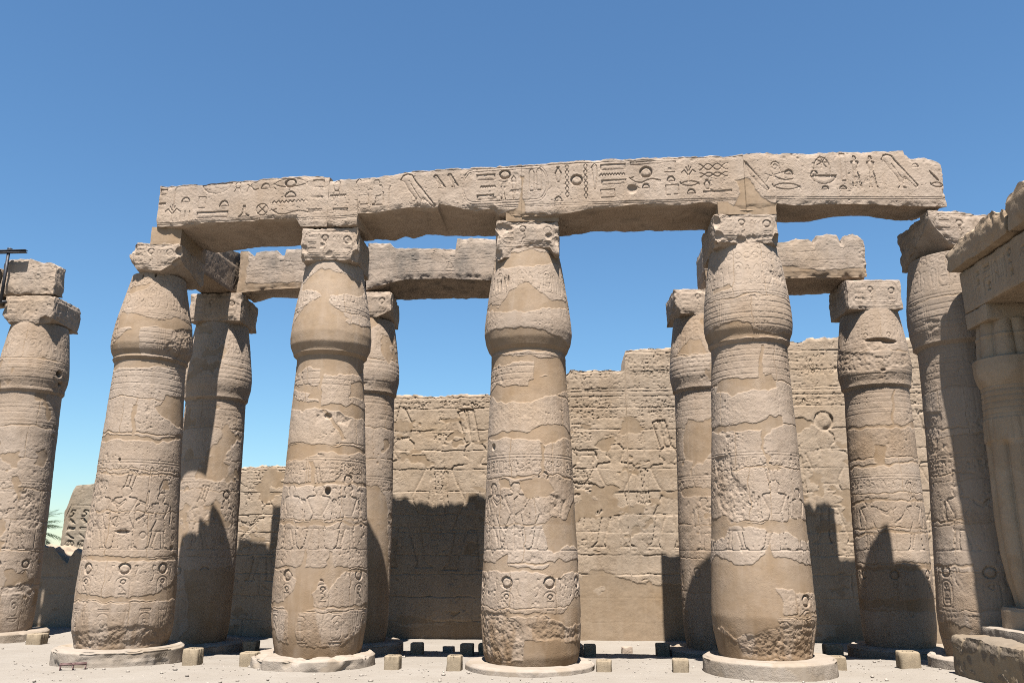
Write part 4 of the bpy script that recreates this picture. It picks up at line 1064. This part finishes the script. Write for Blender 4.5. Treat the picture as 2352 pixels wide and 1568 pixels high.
column('R5', 7.02, 15.72, .011, PROF['R5'], 'rear column at the right with a square block capital and an arch-shaped shadow on its lower shaft', -.0,
       dict(x=6.98, hw=.53, yf=15.2, z0=6.12, z1=6.73, T=1.02), -.2, step=.012, seed=10, joints=(.62, 1.42, 2.03, 2.65, 3.3), disks=(-51, 1.5, 62), disk_z=1.23, figs=((-30, 1, 0, 0), (46, -1, 1, 1)),
       plaster=PLASTER_POLY['R5'], rough=ROUGH['R5'], yaw=-.026, jw=.012, base_r=.92, dirt=.3, cap_holes=((10, 5.50, .22, .035, .07), (30, 5.46, .16, .04, .07), (14, 4.9, .05, .03, .03)), ab_kw=dict(grey=.05, wear=.035))
column('L0', -10.10, 17.10, .0, R_PROF, 'far left column cut by the picture edge, with a deep hole in its bud', .10,
       dict(hw=.55, yf=16.55, z0=6.20, z1=6.80, T=1.10, zb=[(-.55, 6.3), (-.45, 6.2), (.2, 6.15), (.55, 6.28)]), -.05, zs=.14, step=.013, seed=11, joints=(.95, 1.6, 2.2, 2.8, 3.4, 4.05), disks=(-60, -15, 32), disk_z=1.36,
       figs=((5, 1, 1, 1), (-40, 1, 0, 0)), rand_plaster=.74, cap_rand=.72, yaw=-.026, base_r=.92, dirt=.5, grey=.15,
       rough=[[(5, 2.75), (30, 2.7), (50, 2.2), (40, 2.0), (5, 2.1)], [(0, .95), (55, 1.0), (60, .8), (0, .78)], [(35, 5.05), (62, 5.0), (60, 4.75), (40, 4.78)]], cap_holes=((44, 5.18, .07, .07, .15), (52, 4.98, .06, .04, .06)),
       ab_kw=dict(grey=.3, bites=((.40, -.02, 6.2, .14), (-.5, -.02, 6.2, .12))), base_kw=dict(chips=.05, tone0=.3))

# ------------------------------------------------------------------ lintels
FYAW, RYAW = math.atan(-.125), math.atan(-.07)
FO, RO = (0.0, 12.21), (0.0, 15.78)
FS, RS = math.hypot(1, .125), math.hypot(1, .07)
sc = lambda pts, k: sorted((a * k, b) for a, b in pts)

def inscription(cv, rs):
    lo, hi = cv.u[0], cv.u[-1]
    for nm, x, z, w, h in INSCRIPTION:
        u = x * FS
        if lo - w < u < hi + w: glyph(cv, nm, u, z, w, h, .027 if nm != 'cart' else .015, .010)
    for dz in (0.0, .03):
        pts = [(-6.0, 6.93 - dz), (-3, 6.90 - dz), (0, 6.95 - dz), (3, 6.90 - dz), (6.4, 6.76 - dz)]
        cv.stroke(pts, .008, .010)
    cv.stroke([(-6.0, 7.60), (-3, 7.64), (0, 7.62), (3, 7.61), (6.4, 7.5)], .010, .012)

def poly_plaster(polys):
    def fn(u, z):
        m = np.zeros(u.shape)
        for p in polys: m = np.maximum(m, 1 - sstep(-.012, .012, sdf_poly(u, z, p)))
        return m
    return fn

def lintel(label, O, yaw, us, zt, zb, zr, T, seed, group, **kw):
    root_loc = (O[0] + us[0] * math.cos(yaw), O[1] + us[0] * math.sin(yaw), 6.7)
    step = kw.pop('step', .0075)
    o = stone_block('lintel_block', None, root_loc, O, yaw, us, zt, zb, zr, T, step, seed, **kw)
    tag(o, label, 'lintel', group)
    return o

LG = 'stone lintel blocks spanning the columns'
lintel('carved lintel block at the left end, with a large eye and an open basket sign', FO, FYAW, (-5.985 * FS, -3.0225 * FS), sc(TOP1, FS), sc(BF1, FS), sc(BR1, FS), 1.04, 201, LG,
       relief=inscription, plaster_fn=poly_plaster([]), wear=.035, flush=(False, True), ragged=.012, amp=.006, top_grey=.5, soot=.55, end_relief=(None, None))
lintel('carved lintel block with a standing bird, its lower edge broken beside the middle column', FO, FYAW, (-3.022 * FS, .148 * FS), sc(TOP2, FS), sc(BF2, FS), sc(BR2, FS), 1.04, 202, LG,
       relief=inscription, plaster_fn=poly_plaster([PLF3]), wear=.04, flush=(True, True), ragged=.012, amp=.006, top_grey=.5, soot=.25, bites=((-.62, -.22, 6.85, .28), (-.30, -.2, 6.78, .26), (-.22, -.05, 7.0, .05)))
lintel('carved lintel block with twisted ropes round a sun disc, right of the middle column', FO, FYAW, (.1485 * FS, 3.5845 * FS), sc(TOP3, FS), sc(BF3, FS), sc(BR3, FS), 1.04, 203, LG,
       relief=inscription, plaster_fn=poly_plaster([PLF3, PLF4]), wear=.035, flush=(True, True), ragged=.012, amp=.006, top_grey=.45, soot=.6, bites=((1.90, -.05, 7.12, .10),))
# the right-hand block lies a little askew: its face runs straight to the last column
def skew(pts, dy=0.0):
    out = []
    for x, z in pts:
        k = (11.762 + dy) / (12.21 + dy - .125 * x)
        out.append((x * k, 1.65 + (z - 1.65) * k))
    return sorted(out)

def inscription_right(cv, rs):
    for nm, x, z, w, h in INSCRIPTION:
        (u, zz), = skew([(x, z)])
        if cv.u[0] - .02 < u < cv.u[-1] + w: glyph(cv, nm, u, zz, w * 1.02, h * 1.02, .027, .010)
    for dz in (0.0, .03): cv.stroke([(3.4, 6.90 - dz), (6.8, 6.90 - dz)], .008, .010)

PLF4B = skew([(a / FS, b) for a, b in PLF4]) if False else [skew([(a / FS, b)])[0] for a, b in PLF4]
lintel('carved lintel block at the right end, with a star above a basket sign', (0.0, 11.762), 0.0, (3.586, 6.68), skew(TOP4), skew(BF4), skew(BR4, 1.04), 1.08, 204, LG,
       relief=inscription_right, plaster_fn=poly_plaster([PLF4B]), wear=.045, flush=(True, False), ragged=.012, amp=.006, top_grey=.35, soot=.4)

def scratch(seed):
    def fn(cv, rs):
        z0, z1 = cv.v[0], cv.v[-1]
        for k in range(7): cv.stroke([(cv.u[0], z0 + (z1 - z0) * rs.uniform(.25, .8)), (cv.u[-1], z0 + (z1 - z0) * rs.uniform(.25, .8))], .007, .006)
        glyph_row(cv, cv.u[0], cv.u[-1], z0 + (z1 - z0) * .35, z0 + (z1 - z0) * .78, rs, .010, .009, .5)
    return fn

band_plaster = lambda zz, xx=None: (lambda u, z: np.maximum(1 - sstep(-.012, .012, z - zz), (1 - sstep(-.012, .012, u - xx)) if xx is not None else 0))
lintel('grey rear lintel block with square notches in its top, left of the mortar-bud column', RO, RYAW, (-5.66 * RS, -3.00 * RS), [(-5.69, 7.66), (-5.49, 7.65), (-5.47, 7.54), (-5.33, 7.54), (-5.31, 7.62), (-4.89, 7.66), (-4.86, 7.56), (-4.71, 7.55), (-4.69, 7.68), (-3.0, 7.69)],
       [(-5.61, 6.73), (-4.84, 6.79), (-3.0, 6.83)], [(-5.7, 6.80), (-5.26, 6.93), (-4.59, 6.88), (-3.6, 6.84)], 1.04, 211, LG, step=.013, relief=scratch(1), plaster_fn=band_plaster(6.93, -5.47), grey=.55, top_grey=.4, wear=.04)
lintel('grey rear lintel block with a pale crumbled top, right of the mortar-bud column', RO, RYAW, (-2.985 * RS, .40 * RS), [(-3.4, 7.78), (-2.87, 7.77), (-2.52, 7.76), (-2.49, 7.66), (-1.16, 7.60), (-1.13, 7.82), (-.68, 7.83), (-.37, 7.79), (.4, 7.78)],
       [(-2.98, 6.73), (-2.88, 6.76), (-2.61, 6.83), (-2.39, 6.89), (-2.09, 6.94), (-1.55, 6.94), (-1.02, 6.92), (.4, 6.82)], [(-2.77, 6.78), (-2.53, 6.80), (-1.64, 6.81), (.38, 6.80)], 1.04, 212, LG, step=.013, top_slope=.10, relief=scratch(2), grey=.75, top_grey=.1, wear=.05, soot=.3)
lintel('rear lintel block with a lumpy notched top, over the two right rear columns', RO, RYAW, (3.80 * RS, 6.95 * RS),
       [(3.81, 7.60), (3.95, 7.54), (5.33, 7.57), (5.64, 7.66), (5.87, 7.63), (5.98, 7.56), (6.05, 7.71), (6.25, 7.75), (6.43, 7.72), (6.48, 7.60), (6.54, 7.58), (6.60, 7.70), (6.75, 7.74), (6.86, 7.70), (6.95, 7.60)],
       [(3.76, 6.69), (5.3, 6.80), (6.94, 6.79)], [(3.8, 6.7), (5.64, 6.74), (6.53, 6.76), (6.95, 6.76)], 1.04, 213, LG, step=.013, relief=scratch(3), plaster_fn=lambda u, z: 1 - sstep(-.015, .015, z - 7.06 + .10 * np.sin(u * 2.1 + 1)), grey=.30, top_grey=.5, wear=.06, ragged=.03)
lintel('cross lintel bridging the leftmost front column and the shaded column behind it', (-6.08, 14.50), FYAW, (-.55, .12), 7.38, 6.745, 6.745, 2.35, 214, LG, step=.018, top_slope=.36, plaster_fn=lambda u, z: np.zeros(u.shape), grey=.05, tone=.45, wear=.02, amp=.006)
lintel('eroded lintel stub lying on the far left column, held by an iron clamp', (-10.1, 16.56), YR, (-.72, .50), [(-.75, 7.63), (-.2, 7.64), (.1, 7.55), (.35, 7.52), (.5, 7.48)], 6.80, 6.80, .38, 215, LG, step=.013, relief=scratch(5), grey=.35, top_grey=.4, wear=.06, amp=.02)
lintel('unseen added lintel half shading the wall from behind the iron-clamped stub on the far left column', (-10.1, 16.99), YR, (-3.2, -.35), 7.42, 6.8, 6.8, .62, 217, LG, step=.04, grey=.5, tone=.2, wear=.05)  # added block, hidden from view, put here to shade the low left wall
lintel('dark lintel stub at the left picture edge behind the iron clamp', (-10.1, 16.56), YR, (-3.2, -.76), 7.45, [(-3.2, 6.5), (-.76, 6.62)], 6.62, .38, 216, LG, step=.03, grey=.6, tone=.3, wear=.06)

# iron clamp round the far left lintel stub
clamp = empty('iron_clamp', (-10.84, 16.5, 7.62))
tag(clamp, 'dark iron beam and hanging strap clamping the far left lintel stub', 'clamp')
S = Soup()
for dz, w, t in ((.050, .09, .010), (.0, .09, .010), (.025, .010, .045)): simple_box(S, (-10.93, 16.50, 7.70 + dz), (1.36, w, t), YR)
S.build('beam', M_IRON, clamp, (-10.84, 16.5, 7.62), smooth=False)
S = Soup()
simple_box(S, (-10.64, 16.48, 7.19), (.045, .045, 1.10), YR); simple_box(S, (-10.72, 16.52, 6.63), (.36, .06, .045), YR); simple_box(S, (-10.63, 16.49, 7.78), (.07, .07, .05), YR)
S.build('strap', M_IRON, clamp, (-10.84, 16.5, 7.62), smooth=False)

# ------------------------------------------------------------------ temple wall behind the rear columns
WO, WYAW = (0.0, 19.0), math.atan(-.07)

def courses(cv, rs, z0, z1, h=.46, w=(.8, 1.5), dark=.018):
    """masonry courses: worn joints and slightly uneven blocks"""
    z = z0
    while z < z1:
        hh = h * rs.uniform(.85, 1.15)
        zt = z + hh
        n = max(2, int((cv.u[-1] - cv.u[0]) / .25))
        cv_pts = [(u, zt + rs.uniform(-.018, .018)) for u in np.linspace(cv.u[0], cv.u[-1], n)]
        cv.stroke(cv_pts, .013, dark * 1.3)
        u = cv.u[0] - rs.uniform(0, 1)
        while u < cv.u[-1]:
            wd = rs.uniform(*w)
            cv.stroke([(u, z + .01), (u + rs.uniform(-.02, .02), z + hh * .5), (u + rs.uniform(-.01, .02), zt - .01)], .012, dark * .8)
            r = cv.win(u, u + wd, z, zt)
            if r is not None: cv.H[r[0]] += rs.uniform(-.008, .008)
            u += wd
        z = zt

def wall_relief(figs=(), rows=(), bulls=(), lines=()):
    def fn(cv, rs):
        z = 1.55
        while z < cv.v[-1] - .1:
            glyph_row(cv, cv.u[0] + rs.uniform(0, .2), cv.u[-1], z, z + .24, rs, .018, .010, .62); z += rs.uniform(.26, .34)
        for a, b in rows:
            r = cv.win(cv.u[0] - 1, cv.u[-1] + 1, a, b)
            if r is not None: cv.H[r[0]] = 0
        for z in lines: cv.stroke([(cv.u[0], z), (cv.u[-1], z)], .012, .02)
        for a, b in rows: glyph_row(cv, cv.u[0] + .05, cv.u[-1], (a + b) / 2 + .01, b, rs, .026, .011, .95); glyph_row(cv, cv.u[0] + .05, cv.u[-1], a, (a + b) / 2 - .01, rs, .026, .011, .9)
        for x in np.arange(-7.6, 9.5, .62):
            if rs.random() < .8:
                b0 = 1.62 if x < 0 else 1.85
                r = cv.win(x - .2, x + .2, b0, b0 + .95)
                if r is not None: cv.H[r[0]] *= .2
                figure(cv, x, b0, .85, rs, int(rs.choice((-1, 1))), .024, int(rs.integers(0, 4)), int(rs.integers(0, 4)))
        for x, base, h, flip, crown, arm in figs:
            r = cv.win(x - h * .22, x + h * .22, base, base + h * 1.2)
            if r is not None: cv.H[r[0]] *= .15
            figure(cv, x, base, h, rs, flip, .034, crown, arm)
        for x, z, w, h in bulls: glyph(cv, 'bull', x, z, w, h, .04, .018)
        courses(cv, rs, -.3, cv.v[-1], w=(.7, 1.3))
    return fn

def wall_plaster(zlow, seed, extra=.16):
    def fn(u, z):
        P = np.stack([u, u * 0 + seed, z], -1)
        zl = zlow * sstep(.4, 1.4, u) * sstep(6.5, 4.5, u) + .1
        a = 1 - sstep(-.02, .02, z - zl + .15 - .9 * fbm(P * np.array([1, 1, 1.8]), 1.1, 7, 4))
        return np.maximum(a * .9, sstep(0, .04, fbm(P * np.array([1, 1, 1.6]), .6, 17, 4) - extra - .08) * (z < 4.6))
    return fn

wall = empty('temple_wall', (0, 18.92, -.25))
tag(wall, 'long relief-carved sandstone wall with a stepped ruined top, behind the rear columns', 'wall')
WORG = (0, 18.92, -.25)
def wsec(us, zt, seed, step=.0165, zlow=1.0, extra=.16, **kw):
    zt = [(a, 1.65 + (b - 1.65) * 1.005) for a, b in zt]
    return stone_block('wall_section', wall, WORG, WO, WYAW, us, zt, -.5, -.5, 1.5, step, seed, mat=M_WALL, plaster_fn=wall_plaster(zlow, 3, extra), nseed=3, hk=1.1, wear=.03, amp=.006, back_step=.3, flush=(True, True), **kw)
wsec((-24, -8.45), [(-24, 1.9), (-13, 1.75), (-11.08, 1.70), (-10.7, 1.63), (-10.5, 1.52), (-10.28, 1.38), (-10.12, 1.62), (-9.6, 1.66), (-9.1, 1.9), (-8.45, 2.2)], 301, step=.035, zlow=.4, extra=.3, relief=wall_relief(), ragged=.12)
wsec((-8.448, 15.0), [(-8.44, 2.9), (-8.0, 3.0), (-7.6, 3.5), (-6.03, 3.49), (-5.7, 3.54), (-5.3, 3.51), (-4.38, 3.51), (-4.36, 5.17), (-2.82, 5.14), (-2.46, 5.17), (-2.2, 5.15), (-1.79, 5.09), (-1.28, 5.16), (-.51, 5.15),
      (.42, 5.15), (.44, 5.60), (1.33, 5.61), (1.37, 5.70), (2.63, 5.68), (2.65, 6.15), (3.18, 6.19), (3.2, 6.22), (3.68, 6.20), (5.2, 6.24), (5.22, 6.30), (6.36, 6.30), (6.80, 6.31), (6.84, 6.38), (7.45, 6.39), (9.3, 6.37), (15, 6.4)], 303,
     relief=wall_relief(figs=((-5.62, .95, 1.75, -1, 1, 1), (-6.6, .95, 1.75, 1, 0, 0), (-2.5, 1.25, 3.0, 1, 3, 3), (-.85, 1.2, 2.95, -1, 1, 3), (2.35, 1.7, 2.35, -1, 0, 1), (3.55, 1.7, 2.3, -1, 1, 3), (7.05, 1.8, 2.55, 1, 2, 3), (9.5, 1.5, 2.6, -1, 1, 1)),
                        rows=((5.55, 6.05), (4.55, 5.02), (4.05, 4.5), (2.95, 3.4)), bulls=((1.65, 3.75, .62, .36), (1.65, 3.0, .62, .36), (1.65, 2.5, .62, .34)), lines=(5.08, 5.2, 3.43, 2.88)), ragged=.05, zlow=1.3, extra=.15)

# ------------------------------------------------------------------ obelisk fragment and palm beyond the wall
def obelisk_relief(cv, rs):
    for k, u in enumerate((.27, .64)):
        names = ['uraeus', 'bird', 'bar', 'diag', 'eye', 'disk']
        for j, nm in enumerate(names):
            z = 2.62 - j * .21
            w, h = (.26, .18) if nm not in ('bar',) else (.24, .07)
            glyph(cv, nm, u, z, w, h, .075, .022)
        for j in range(4): cv.stroke([(u - .12, 1.72 + j * .05), (u + .12, 1.72 + j * .05)], .012, .03)
    cv.stroke([(.09, 1.3), (.09, 2.55), (.2, 2.85), (.75, 2.85), (.85, 2.55), (.85, 1.3)], .012, .02)
o = stone_block('obelisk_fragment', None, (-12.75, 24, -.2), (-12.75, 24.0), -.05, (0, 1.35), [(0, 2.70), (.05, 2.80), (.20, 3.30), (.26, 3.42), (1.0, 3.48), (1.35, 3.4)], -.3, -.3, .9, .018, 401, mat=M_GRANITE,
                relief=obelisk_relief, wear=.04, amp=.012, tone=.05)
tag(o, 'broken obelisk fragment with two columns of deep hieroglyphs, standing beyond the low wall', 'obelisk')

def palm(x, y, z0, zc, seed):
    r = np.random.default_rng(seed)
    root = empty('palm_tree', (x, y, z0))
    tag(root, 'green date palm whose fronds show past the far left column', 'palm tree')
    path_lathe('trunk', root, (x, y, z0), x, y, [(.05, zc), (.22, zc - .05), (.20, zc - 1), (.26, z0 - .2)], .12, 3, M_TRUNK, amp=.05, chips=0)
    S = Soup()
    for k in range(64):
        az = r.uniform(0, 6.283); el = r.uniform(-.35, 1.25); L = r.uniform(1.3, 1.9)
        p = np.array([x, y, zc]); d = np.array([math.cos(az) * math.cos(el), math.sin(az) * math.cos(el), math.sin(el)])
        n = 16
        side0 = np.array([-math.sin(az), math.cos(az), 0])
        V, Q = [], []
        for i in range(n):
            d = d + np.array([0, 0, -.075]); d /= np.linalg.norm(d)
            q = p + d * L / n
            up = np.cross(side0, d)
            w = .008
            b = len(V); V += [p - side0 * w, p + side0 * w, q + side0 * w, q - side0 * w]; Q.append((b, b + 1, b + 2, b + 3))
            t = i / n
            ll = .42 * math.sin(math.pi * min(1, t * .9 + .14)) + .05
            for s in (-1, 1):
                for f in (.2, .7):
                    m = p * (1 - f) + q * f
                    tip = m + (side0 * s * .75 + d * .75 + up * r.uniform(.0, .5)) * ll * r.uniform(.8, 1.1)
                    wv = d * .016
                    b = len(V); V += [m - wv, m + wv, tip + wv * .15, tip - wv * .15]; Q.append((b, b + 1, b + 2, b + 3))
            p = q
        S.add(np.array(V), np.array(Q))
    S.build('fronds', M_FROND, root, (x, y, z0), smooth=False)
palm(-20.75, 36.0, -.2, 2.15, 5)

# ------------------------------------------------------------------ shrine at the right
shrine = empty('shrine', (6.45, 11.3, .0))
tag(shrine, 'shaded stone shrine with a bundled papyrus column and hieroglyph lintel at the right edge', 'shrine')
SORG = (6.45, 11.3, .0)
EYAW = R(-92.4)

def shrine_lintel_relief(cv, rs):
    z0, z1 = cv.v[0], cv.v[-1]
    cv.stroke([(.37, z0 + .03), (.37, z1 - .04)], .008, .012)
    cv.stroke([(.37, z1 - .06), (cv.u[-1], z1 - .06)], .008, .012)
    items = [('bar', .48, 5.37, .09, .05), ('dome', .47, 5.24, .08, .07), ('strokes', .47, 5.08, .1, .12), ('bar', .70, 5.36, .17, .08), ('bar', .70, 5.24, .17, .02), ('disk', .73, 5.10, .10, .12), ('reed', .60, 5.12, .04, .2),
             ('reedtall', .84, 5.28, .02, .26), ('strokes', 1.04, 5.26, .13, .24), ('loop', .93, 5.25, .1, .28), ('disk', 1.28, 5.38, .1, .1), ('seated', 1.28, 5.18, .12, .22), ('reed', 1.16, 5.25, .05, .3), ('eye', 1.6, 5.3, .2, .1), ('bird', 1.9, 5.25, .22, .3)]
    for nm, u, z, w, h in items: glyph(cv, nm, u, z, w, h, .045, .013)
    glyph_row(cv, 2.1, cv.u[-1], 4.98, 5.42, rs, .02, .01)
stone_block('lintel', shrine, SORG, (6.45, 11.33), EYAW, (0, 4.6), 5.52, 4.905, 4.905, .58, .013, 501, mat=M_SHRINE, relief=shrine_lintel_relief, wear=.015, amp=.006)
stone_block('cornice', shrine, SORG, (6.33, 11.46), EYAW, (0, 1.62), [(0, 5.88), (.12, 5.90), (.5, 5.96), (.9, 5.93), (1.3, 5.98), (1.62, 5.9)], [(0, 5.60), (.05, 5.535), (1.62, 5.535)], 5.535, 2.6, .02, 502, mat=M_SHRINE, wear=.06, amp=.018, ragged=.06, tone=.1, bites=((0, -.03, 5.72, .10), (.85, -.04, 5.98, .10)))
stone_block('cornice', shrine, SORG, (6.33, 11.46), EYAW, (1.64, 4.9), [(1.64, 6.02), (2.2, 6.06), (3, 6.05), (4.9, 6.0)], 5.535, 5.535, 2.6, .03, 503, mat=M_SHRINE, wear=.06, amp=.018, ragged=.06, tone=.1)
SCX, SCY = 6.81, 11.05
stone_block('abacus', shrine, SORG, (6.455, 11.335), EYAW, (0, .57), 4.905, 4.675, 4.675, .57, .015, 504, mat=M_SHRINE, wear=.015, amp=.005, relief=lambda cv, rs: None)

def bundle_column(x, y, seed, vis=True):
    st = .013 if vis else .05
    root = empty('bundle_column', (x - SORG[0], y - SORG[1], 0)); root.parent = shrine
    org = (x, y, 0.0)
    lob = lambda z: np.interp(z, [.9, 3.0, 3.06, 3.80, 3.82, 4.17, 4.19, 4.7], [1, 1, .25, .12, .1, .1, .8, .9])
    def part(name, path, zs_step, flut=None):
        pts = np.array(path, float)
        z = np.linspace(pts[0, 0], pts[-1, 0], max(10, int((pts[-1, 0] - pts[0, 0]) / zs_step)))
        r = np.interp(z, pts[:, 0], pts[:, 1])
        th = np.linspace(-math.pi, math.pi, max(64, int(2.8 / st)), endpoint=False)
        TH, Z = np.meshgrid(th, z)
        L = np.abs(np.cos(4 * (TH + .18)))
        Rr = r[:, None] * (1 - lob(Z) * .20 * (1 - L ** .6))
        if flut is not None: Rr = Rr + flut(TH, Z)
        P0 = np.stack([np.sin(TH) * Rr, np.cos(TH) * Rr, Z], -1) + seed
        Rr = Rr + .004 * fbm(P0, .12, seed, 3) + .0015 * vnoise(P0, .03, seed + 3)
        V = np.stack([x + np.sin(TH) * Rr, y + np.cos(TH) * Rr, Z], -1).reshape(-1, 3)
        S = Soup(); S.add(V, grid_quads(len(z), len(th), wrap=True, flip=True), tone=(.15 * sstep(.0, .4, fbm(P0, .5, 5, 3))).ravel(), plaster=(.5 * sstep(.1, .2, fbm(P0, .4, 8, 3))).ravel())
        return S.build(name, M_SHRINE, root, org)
    def shaft_detail(TH, Z):
        h = np.zeros(Z.shape)
        for zz in (3.42, 3.50, 3.58, 3.66, 3.74): h = h - .008 * (1 - sstep(.006, .014, np.abs(Z - zz)))
        fl = (Z > 3.06) & (Z < 3.36)
        h = h + np.where(fl, -.012 * (1 - np.abs(np.sin(14 * TH))) + .014, 0)
        pan = (Z > 1.95) & (Z < 2.75)
        h = h - np.where(pan, .002 * (1 - sstep(.2, .5, np.abs(np.sin(9 * TH) * np.sin(22 * Z + 5 * np.sin(3 * TH))))), 0)
        return h
    part('shaft', [(.92, .32), (1.05, .335), (1.3, .385), (1.6, .415), (2.0, .43), (3.0, .41), (3.8, .385)], st, shaft_detail)
    part('capital', [(3.79, .38), (3.80, .39), (3.88, .42), (3.98, .442), (4.06, .447), (4.175, .44), (4.185, .385), (4.46, .36), (4.47, .37), (4.50, .37), (4.51, .357), (4.70, .335)], st * .8)
    path_lathe('base', root, org, x, y, [(.2, .95), (.47, .945), (.50, .90), (.51, .62)], .02 if vis else .06, seed + 7, M_SHRINE, amp=.008, chips=.015)
bundle_column(SCX, SCY, 3)
bundle_column(SCX - .11, 8.35, 4, False)
stone_block('abacus', shrine, SORG, (6.35, 8.64), EYAW, (0, .57), 4.905, 4.675, 4.675, .57, .04, 505, mat=M_SHRINE, wear=.015, amp=.005)
stone_block('step', shrine, SORG, (6.17, 11.45), EYAW, (0, 5.0), .69, .40, .40, 2.4, .03, 506, mat=M_PLINTH, wear=.02, amp=.008, grey=.15)
stone_block('back_wall', shrine, SORG, (8.7, 11.45), EYAW, (0, 5.0), 5.53, .3, .3, .6, .06, 507, mat=M_SHRINE, wear=.03, amp=.01)

def rubble(u, z):
    m = np.ones(u.shape)
    r = np.random.default_rng(5)
    for k in range(70):
        cu, cz = r.uniform(0, 4.6), r.uniform(-.02, .42)
        w, h = r.uniform(.03, .09), r.uniform(.03, .08)
        q = np.hypot((u - cu) / w, (z - cz) / h)
        m = np.minimum(m, sstep(.8, 1.1, q))
    for a, b in ((0, .3), (.36, .75), (.82, 1.2), (1.28, 1.75), (1.82, 2.3), (2.36, 3.0), (3.1, 3.8)):
        inside = (u > a) & (u < b) & (z > .42 + .05 * np.sin(u * 9))
        m = np.where(inside, 0, m)
    return m
stone_block('platform_wall', shrine, SORG, (5.82, 11.62), EYAW, (0, 5.2), [(0, .575), (.4, .58), (.8, .60), (1.2, .575), (5.2, .58)], -.3, -.3, .75, .014, 508, mat=stone_material('rubble_masonry', (0.13, 0.105, 0.08), (0.20, 0.152, 0.10)), plaster_fn=rubble, wear=.05, amp=.018,
            relief=lambda cv, rs: None, ragged=.02)

# ------------------------------------------------------------------ lamp posts (short square stone-coloured housings) and odd blocks
def super_sq(A): return 1 / np.maximum((np.abs(np.cos(A)) ** 9 + np.abs(np.sin(A)) ** 9) ** (1 / 9), 1e-3)
def lamp_post(x, y, w, h, yaw, label, group='square uplighter posts between the columns'):
    z = gz_at(x, y)
    root = empty('uplighter_post', (x, y, z), yaw)
    tag(root, label, 'light post', group)
    hw = w / 2
    S = Soup()
    na = 64
    A = np.linspace(0, 2 * math.pi, na, endpoint=False)
    rings = [(hw * 1.0, -.12, 1), (hw, .0, 1), (hw, h * .5, 1), (hw, h - .018, 1), (hw - .006, h - .004, 1), (hw - .016, h, 1), (hw * .66, h, 0), (hw * .60, h - .004, 0), (hw * .60, h - .055, 0)]
    V = []
    r = np.random.default_rng(int(abs(x * 1000)))
    for rr, zz, sq in rings:
        q = super_sq(A) if sq else np.ones(na)
        V.append(np.stack([np.cos(A) * rr * q, np.sin(A) * rr * q, np.full(na, zz)], 1))
    V = np.concatenate(V)
    V[:, :2] += .004 * r.standard_normal((len(V), 2)) * (V[:, 2:3] > -.05)
    S.add(V, grid_quads(len(rings), na, wrap=True))
    o = S.build('housing', M_POST, root, (0, 0, 0)); 
    S = Soup()
    a2 = np.linspace(0, 2 * math.pi, 24, endpoint=False)
    rim = np.stack([np.cos(a2) * hw * .61, np.sin(a2) * hw * .61, np.full(24, h - .05)], 1)
    S.add(np.concatenate([rim, rim * np.array([.02, .02, 1])]), grid_quads(2, 24, wrap=True))
    S.build('lens', M_HOLE, root, (0, 0, 0))
    return root
posts = [(-8.80, 16.22, .28, .19, 'uplighter post against the plinth of the far left column'),
         (-4.73, 13.05, .235, .235, 'uplighter post touching the right side of the herringbone-carved plinth'),
         (-3.84, 12.90, .235, .195, 'uplighter post at the left side of the ragged plinth under the mortar-bud column'),
         (-1.69, 12.55, .215, .185, 'uplighter post at the right side of the ragged plinth under the mortar-bud column'),
         (-.80, 12.43, .20, .20, 'uplighter post just left of the middle column\'s low disc plinth'),
         (1.30, 12.36, .21, .15, 'low sunken uplighter post at the right side of the middle column\'s plinth'),
         (2.37, 12.34, .22, .17, 'uplighter post left of the thick clean round plinth'),
         (4.66, 12.60, .23, .18, 'uplighter post right of the thick clean round plinth'),
         (5.62, 12.45, .27, .22, 'large uplighter post beside the broken pale plinth near the shrine'),
         (-4.87, 16.4, .25, .22, 'shaded uplighter post right of the plinth behind the leftmost column'),
         (-1.74, 16.16, .22, .21, 'shaded uplighter post right of the rear plinth behind the mortar-bud column'),
         (-.81, 16.07, .235, .20, 'shaded uplighter post behind, left of the middle column'),
         (.02 - .52, 16.2, .2, .2, 'shaded uplighter post almost hidden behind the middle column on its left'),
         (1.41, 15.76, .21, .21, 'shaded uplighter post behind, right of the middle column'),
         (2.75, 15.93, .24, .22, 'uplighter post at the edge of the tall shadow on the wall'),
         (5.72, 15.6, .30, .22, 'shaded uplighter post left of the rear right plinth')]
for i, (x, y, w, h, lb) in enumerate(posts):
    lamp_post(x, y, w, h, FYAW + .02 * math.sin(i * 2.3) if y < 14 else RYAW + .03 * math.sin(i), lb)

for (x, y, w, h, yaw, lb) in ((-1.21, 16.65, .22, .11, -.25, 'small lying stone block in front of the dark wall'), (2.19, 16.5, .21, .12, .1, 'small lying stone block in front of the sunlit wall')):
    z = gz_at(x, y)
    o = stone_block('loose_block', None, (x, y, z), (x, y), yaw, (-w / 2, w / 2), z + h, z - .03, z - .03, .14, .012, int(600 + x * 10), wear=.02, amp=.006)
    tag(o, lb, 'block', 'loose blocks near the wall')

# small metal frame lying on the gravel
fx, fy = -6.18, 12.42
fz = gz_at(fx, fy)
fr = empty('metal_frame', (fx, fy, fz), R(24))
tag(fr, 'small reddish metal double frame on short legs in front of the leftmost plinth', 'frame')
S = Soup()
for ox in (-.085, .085):
    for a, b, sx, sy in ((0, .07, .17, .016), (0, -.07, .17, .016), (-.077, 0, .016, .125), (.077, 0, .016, .125)): simple_box(S, (ox + a, b, .075), (sx, sy, .02))
S.build('frame', M_RUST, fr, (0, 0, 0), smooth=False)
for ox in (-.16, 0, .16):
    for oy in (-.07, .07):
        S = Soup(); simple_box(S, (ox, oy, .025), (.014, .014, .085)); S.build('leg', M_RUST, fr, (0, 0, 0), smooth=False)
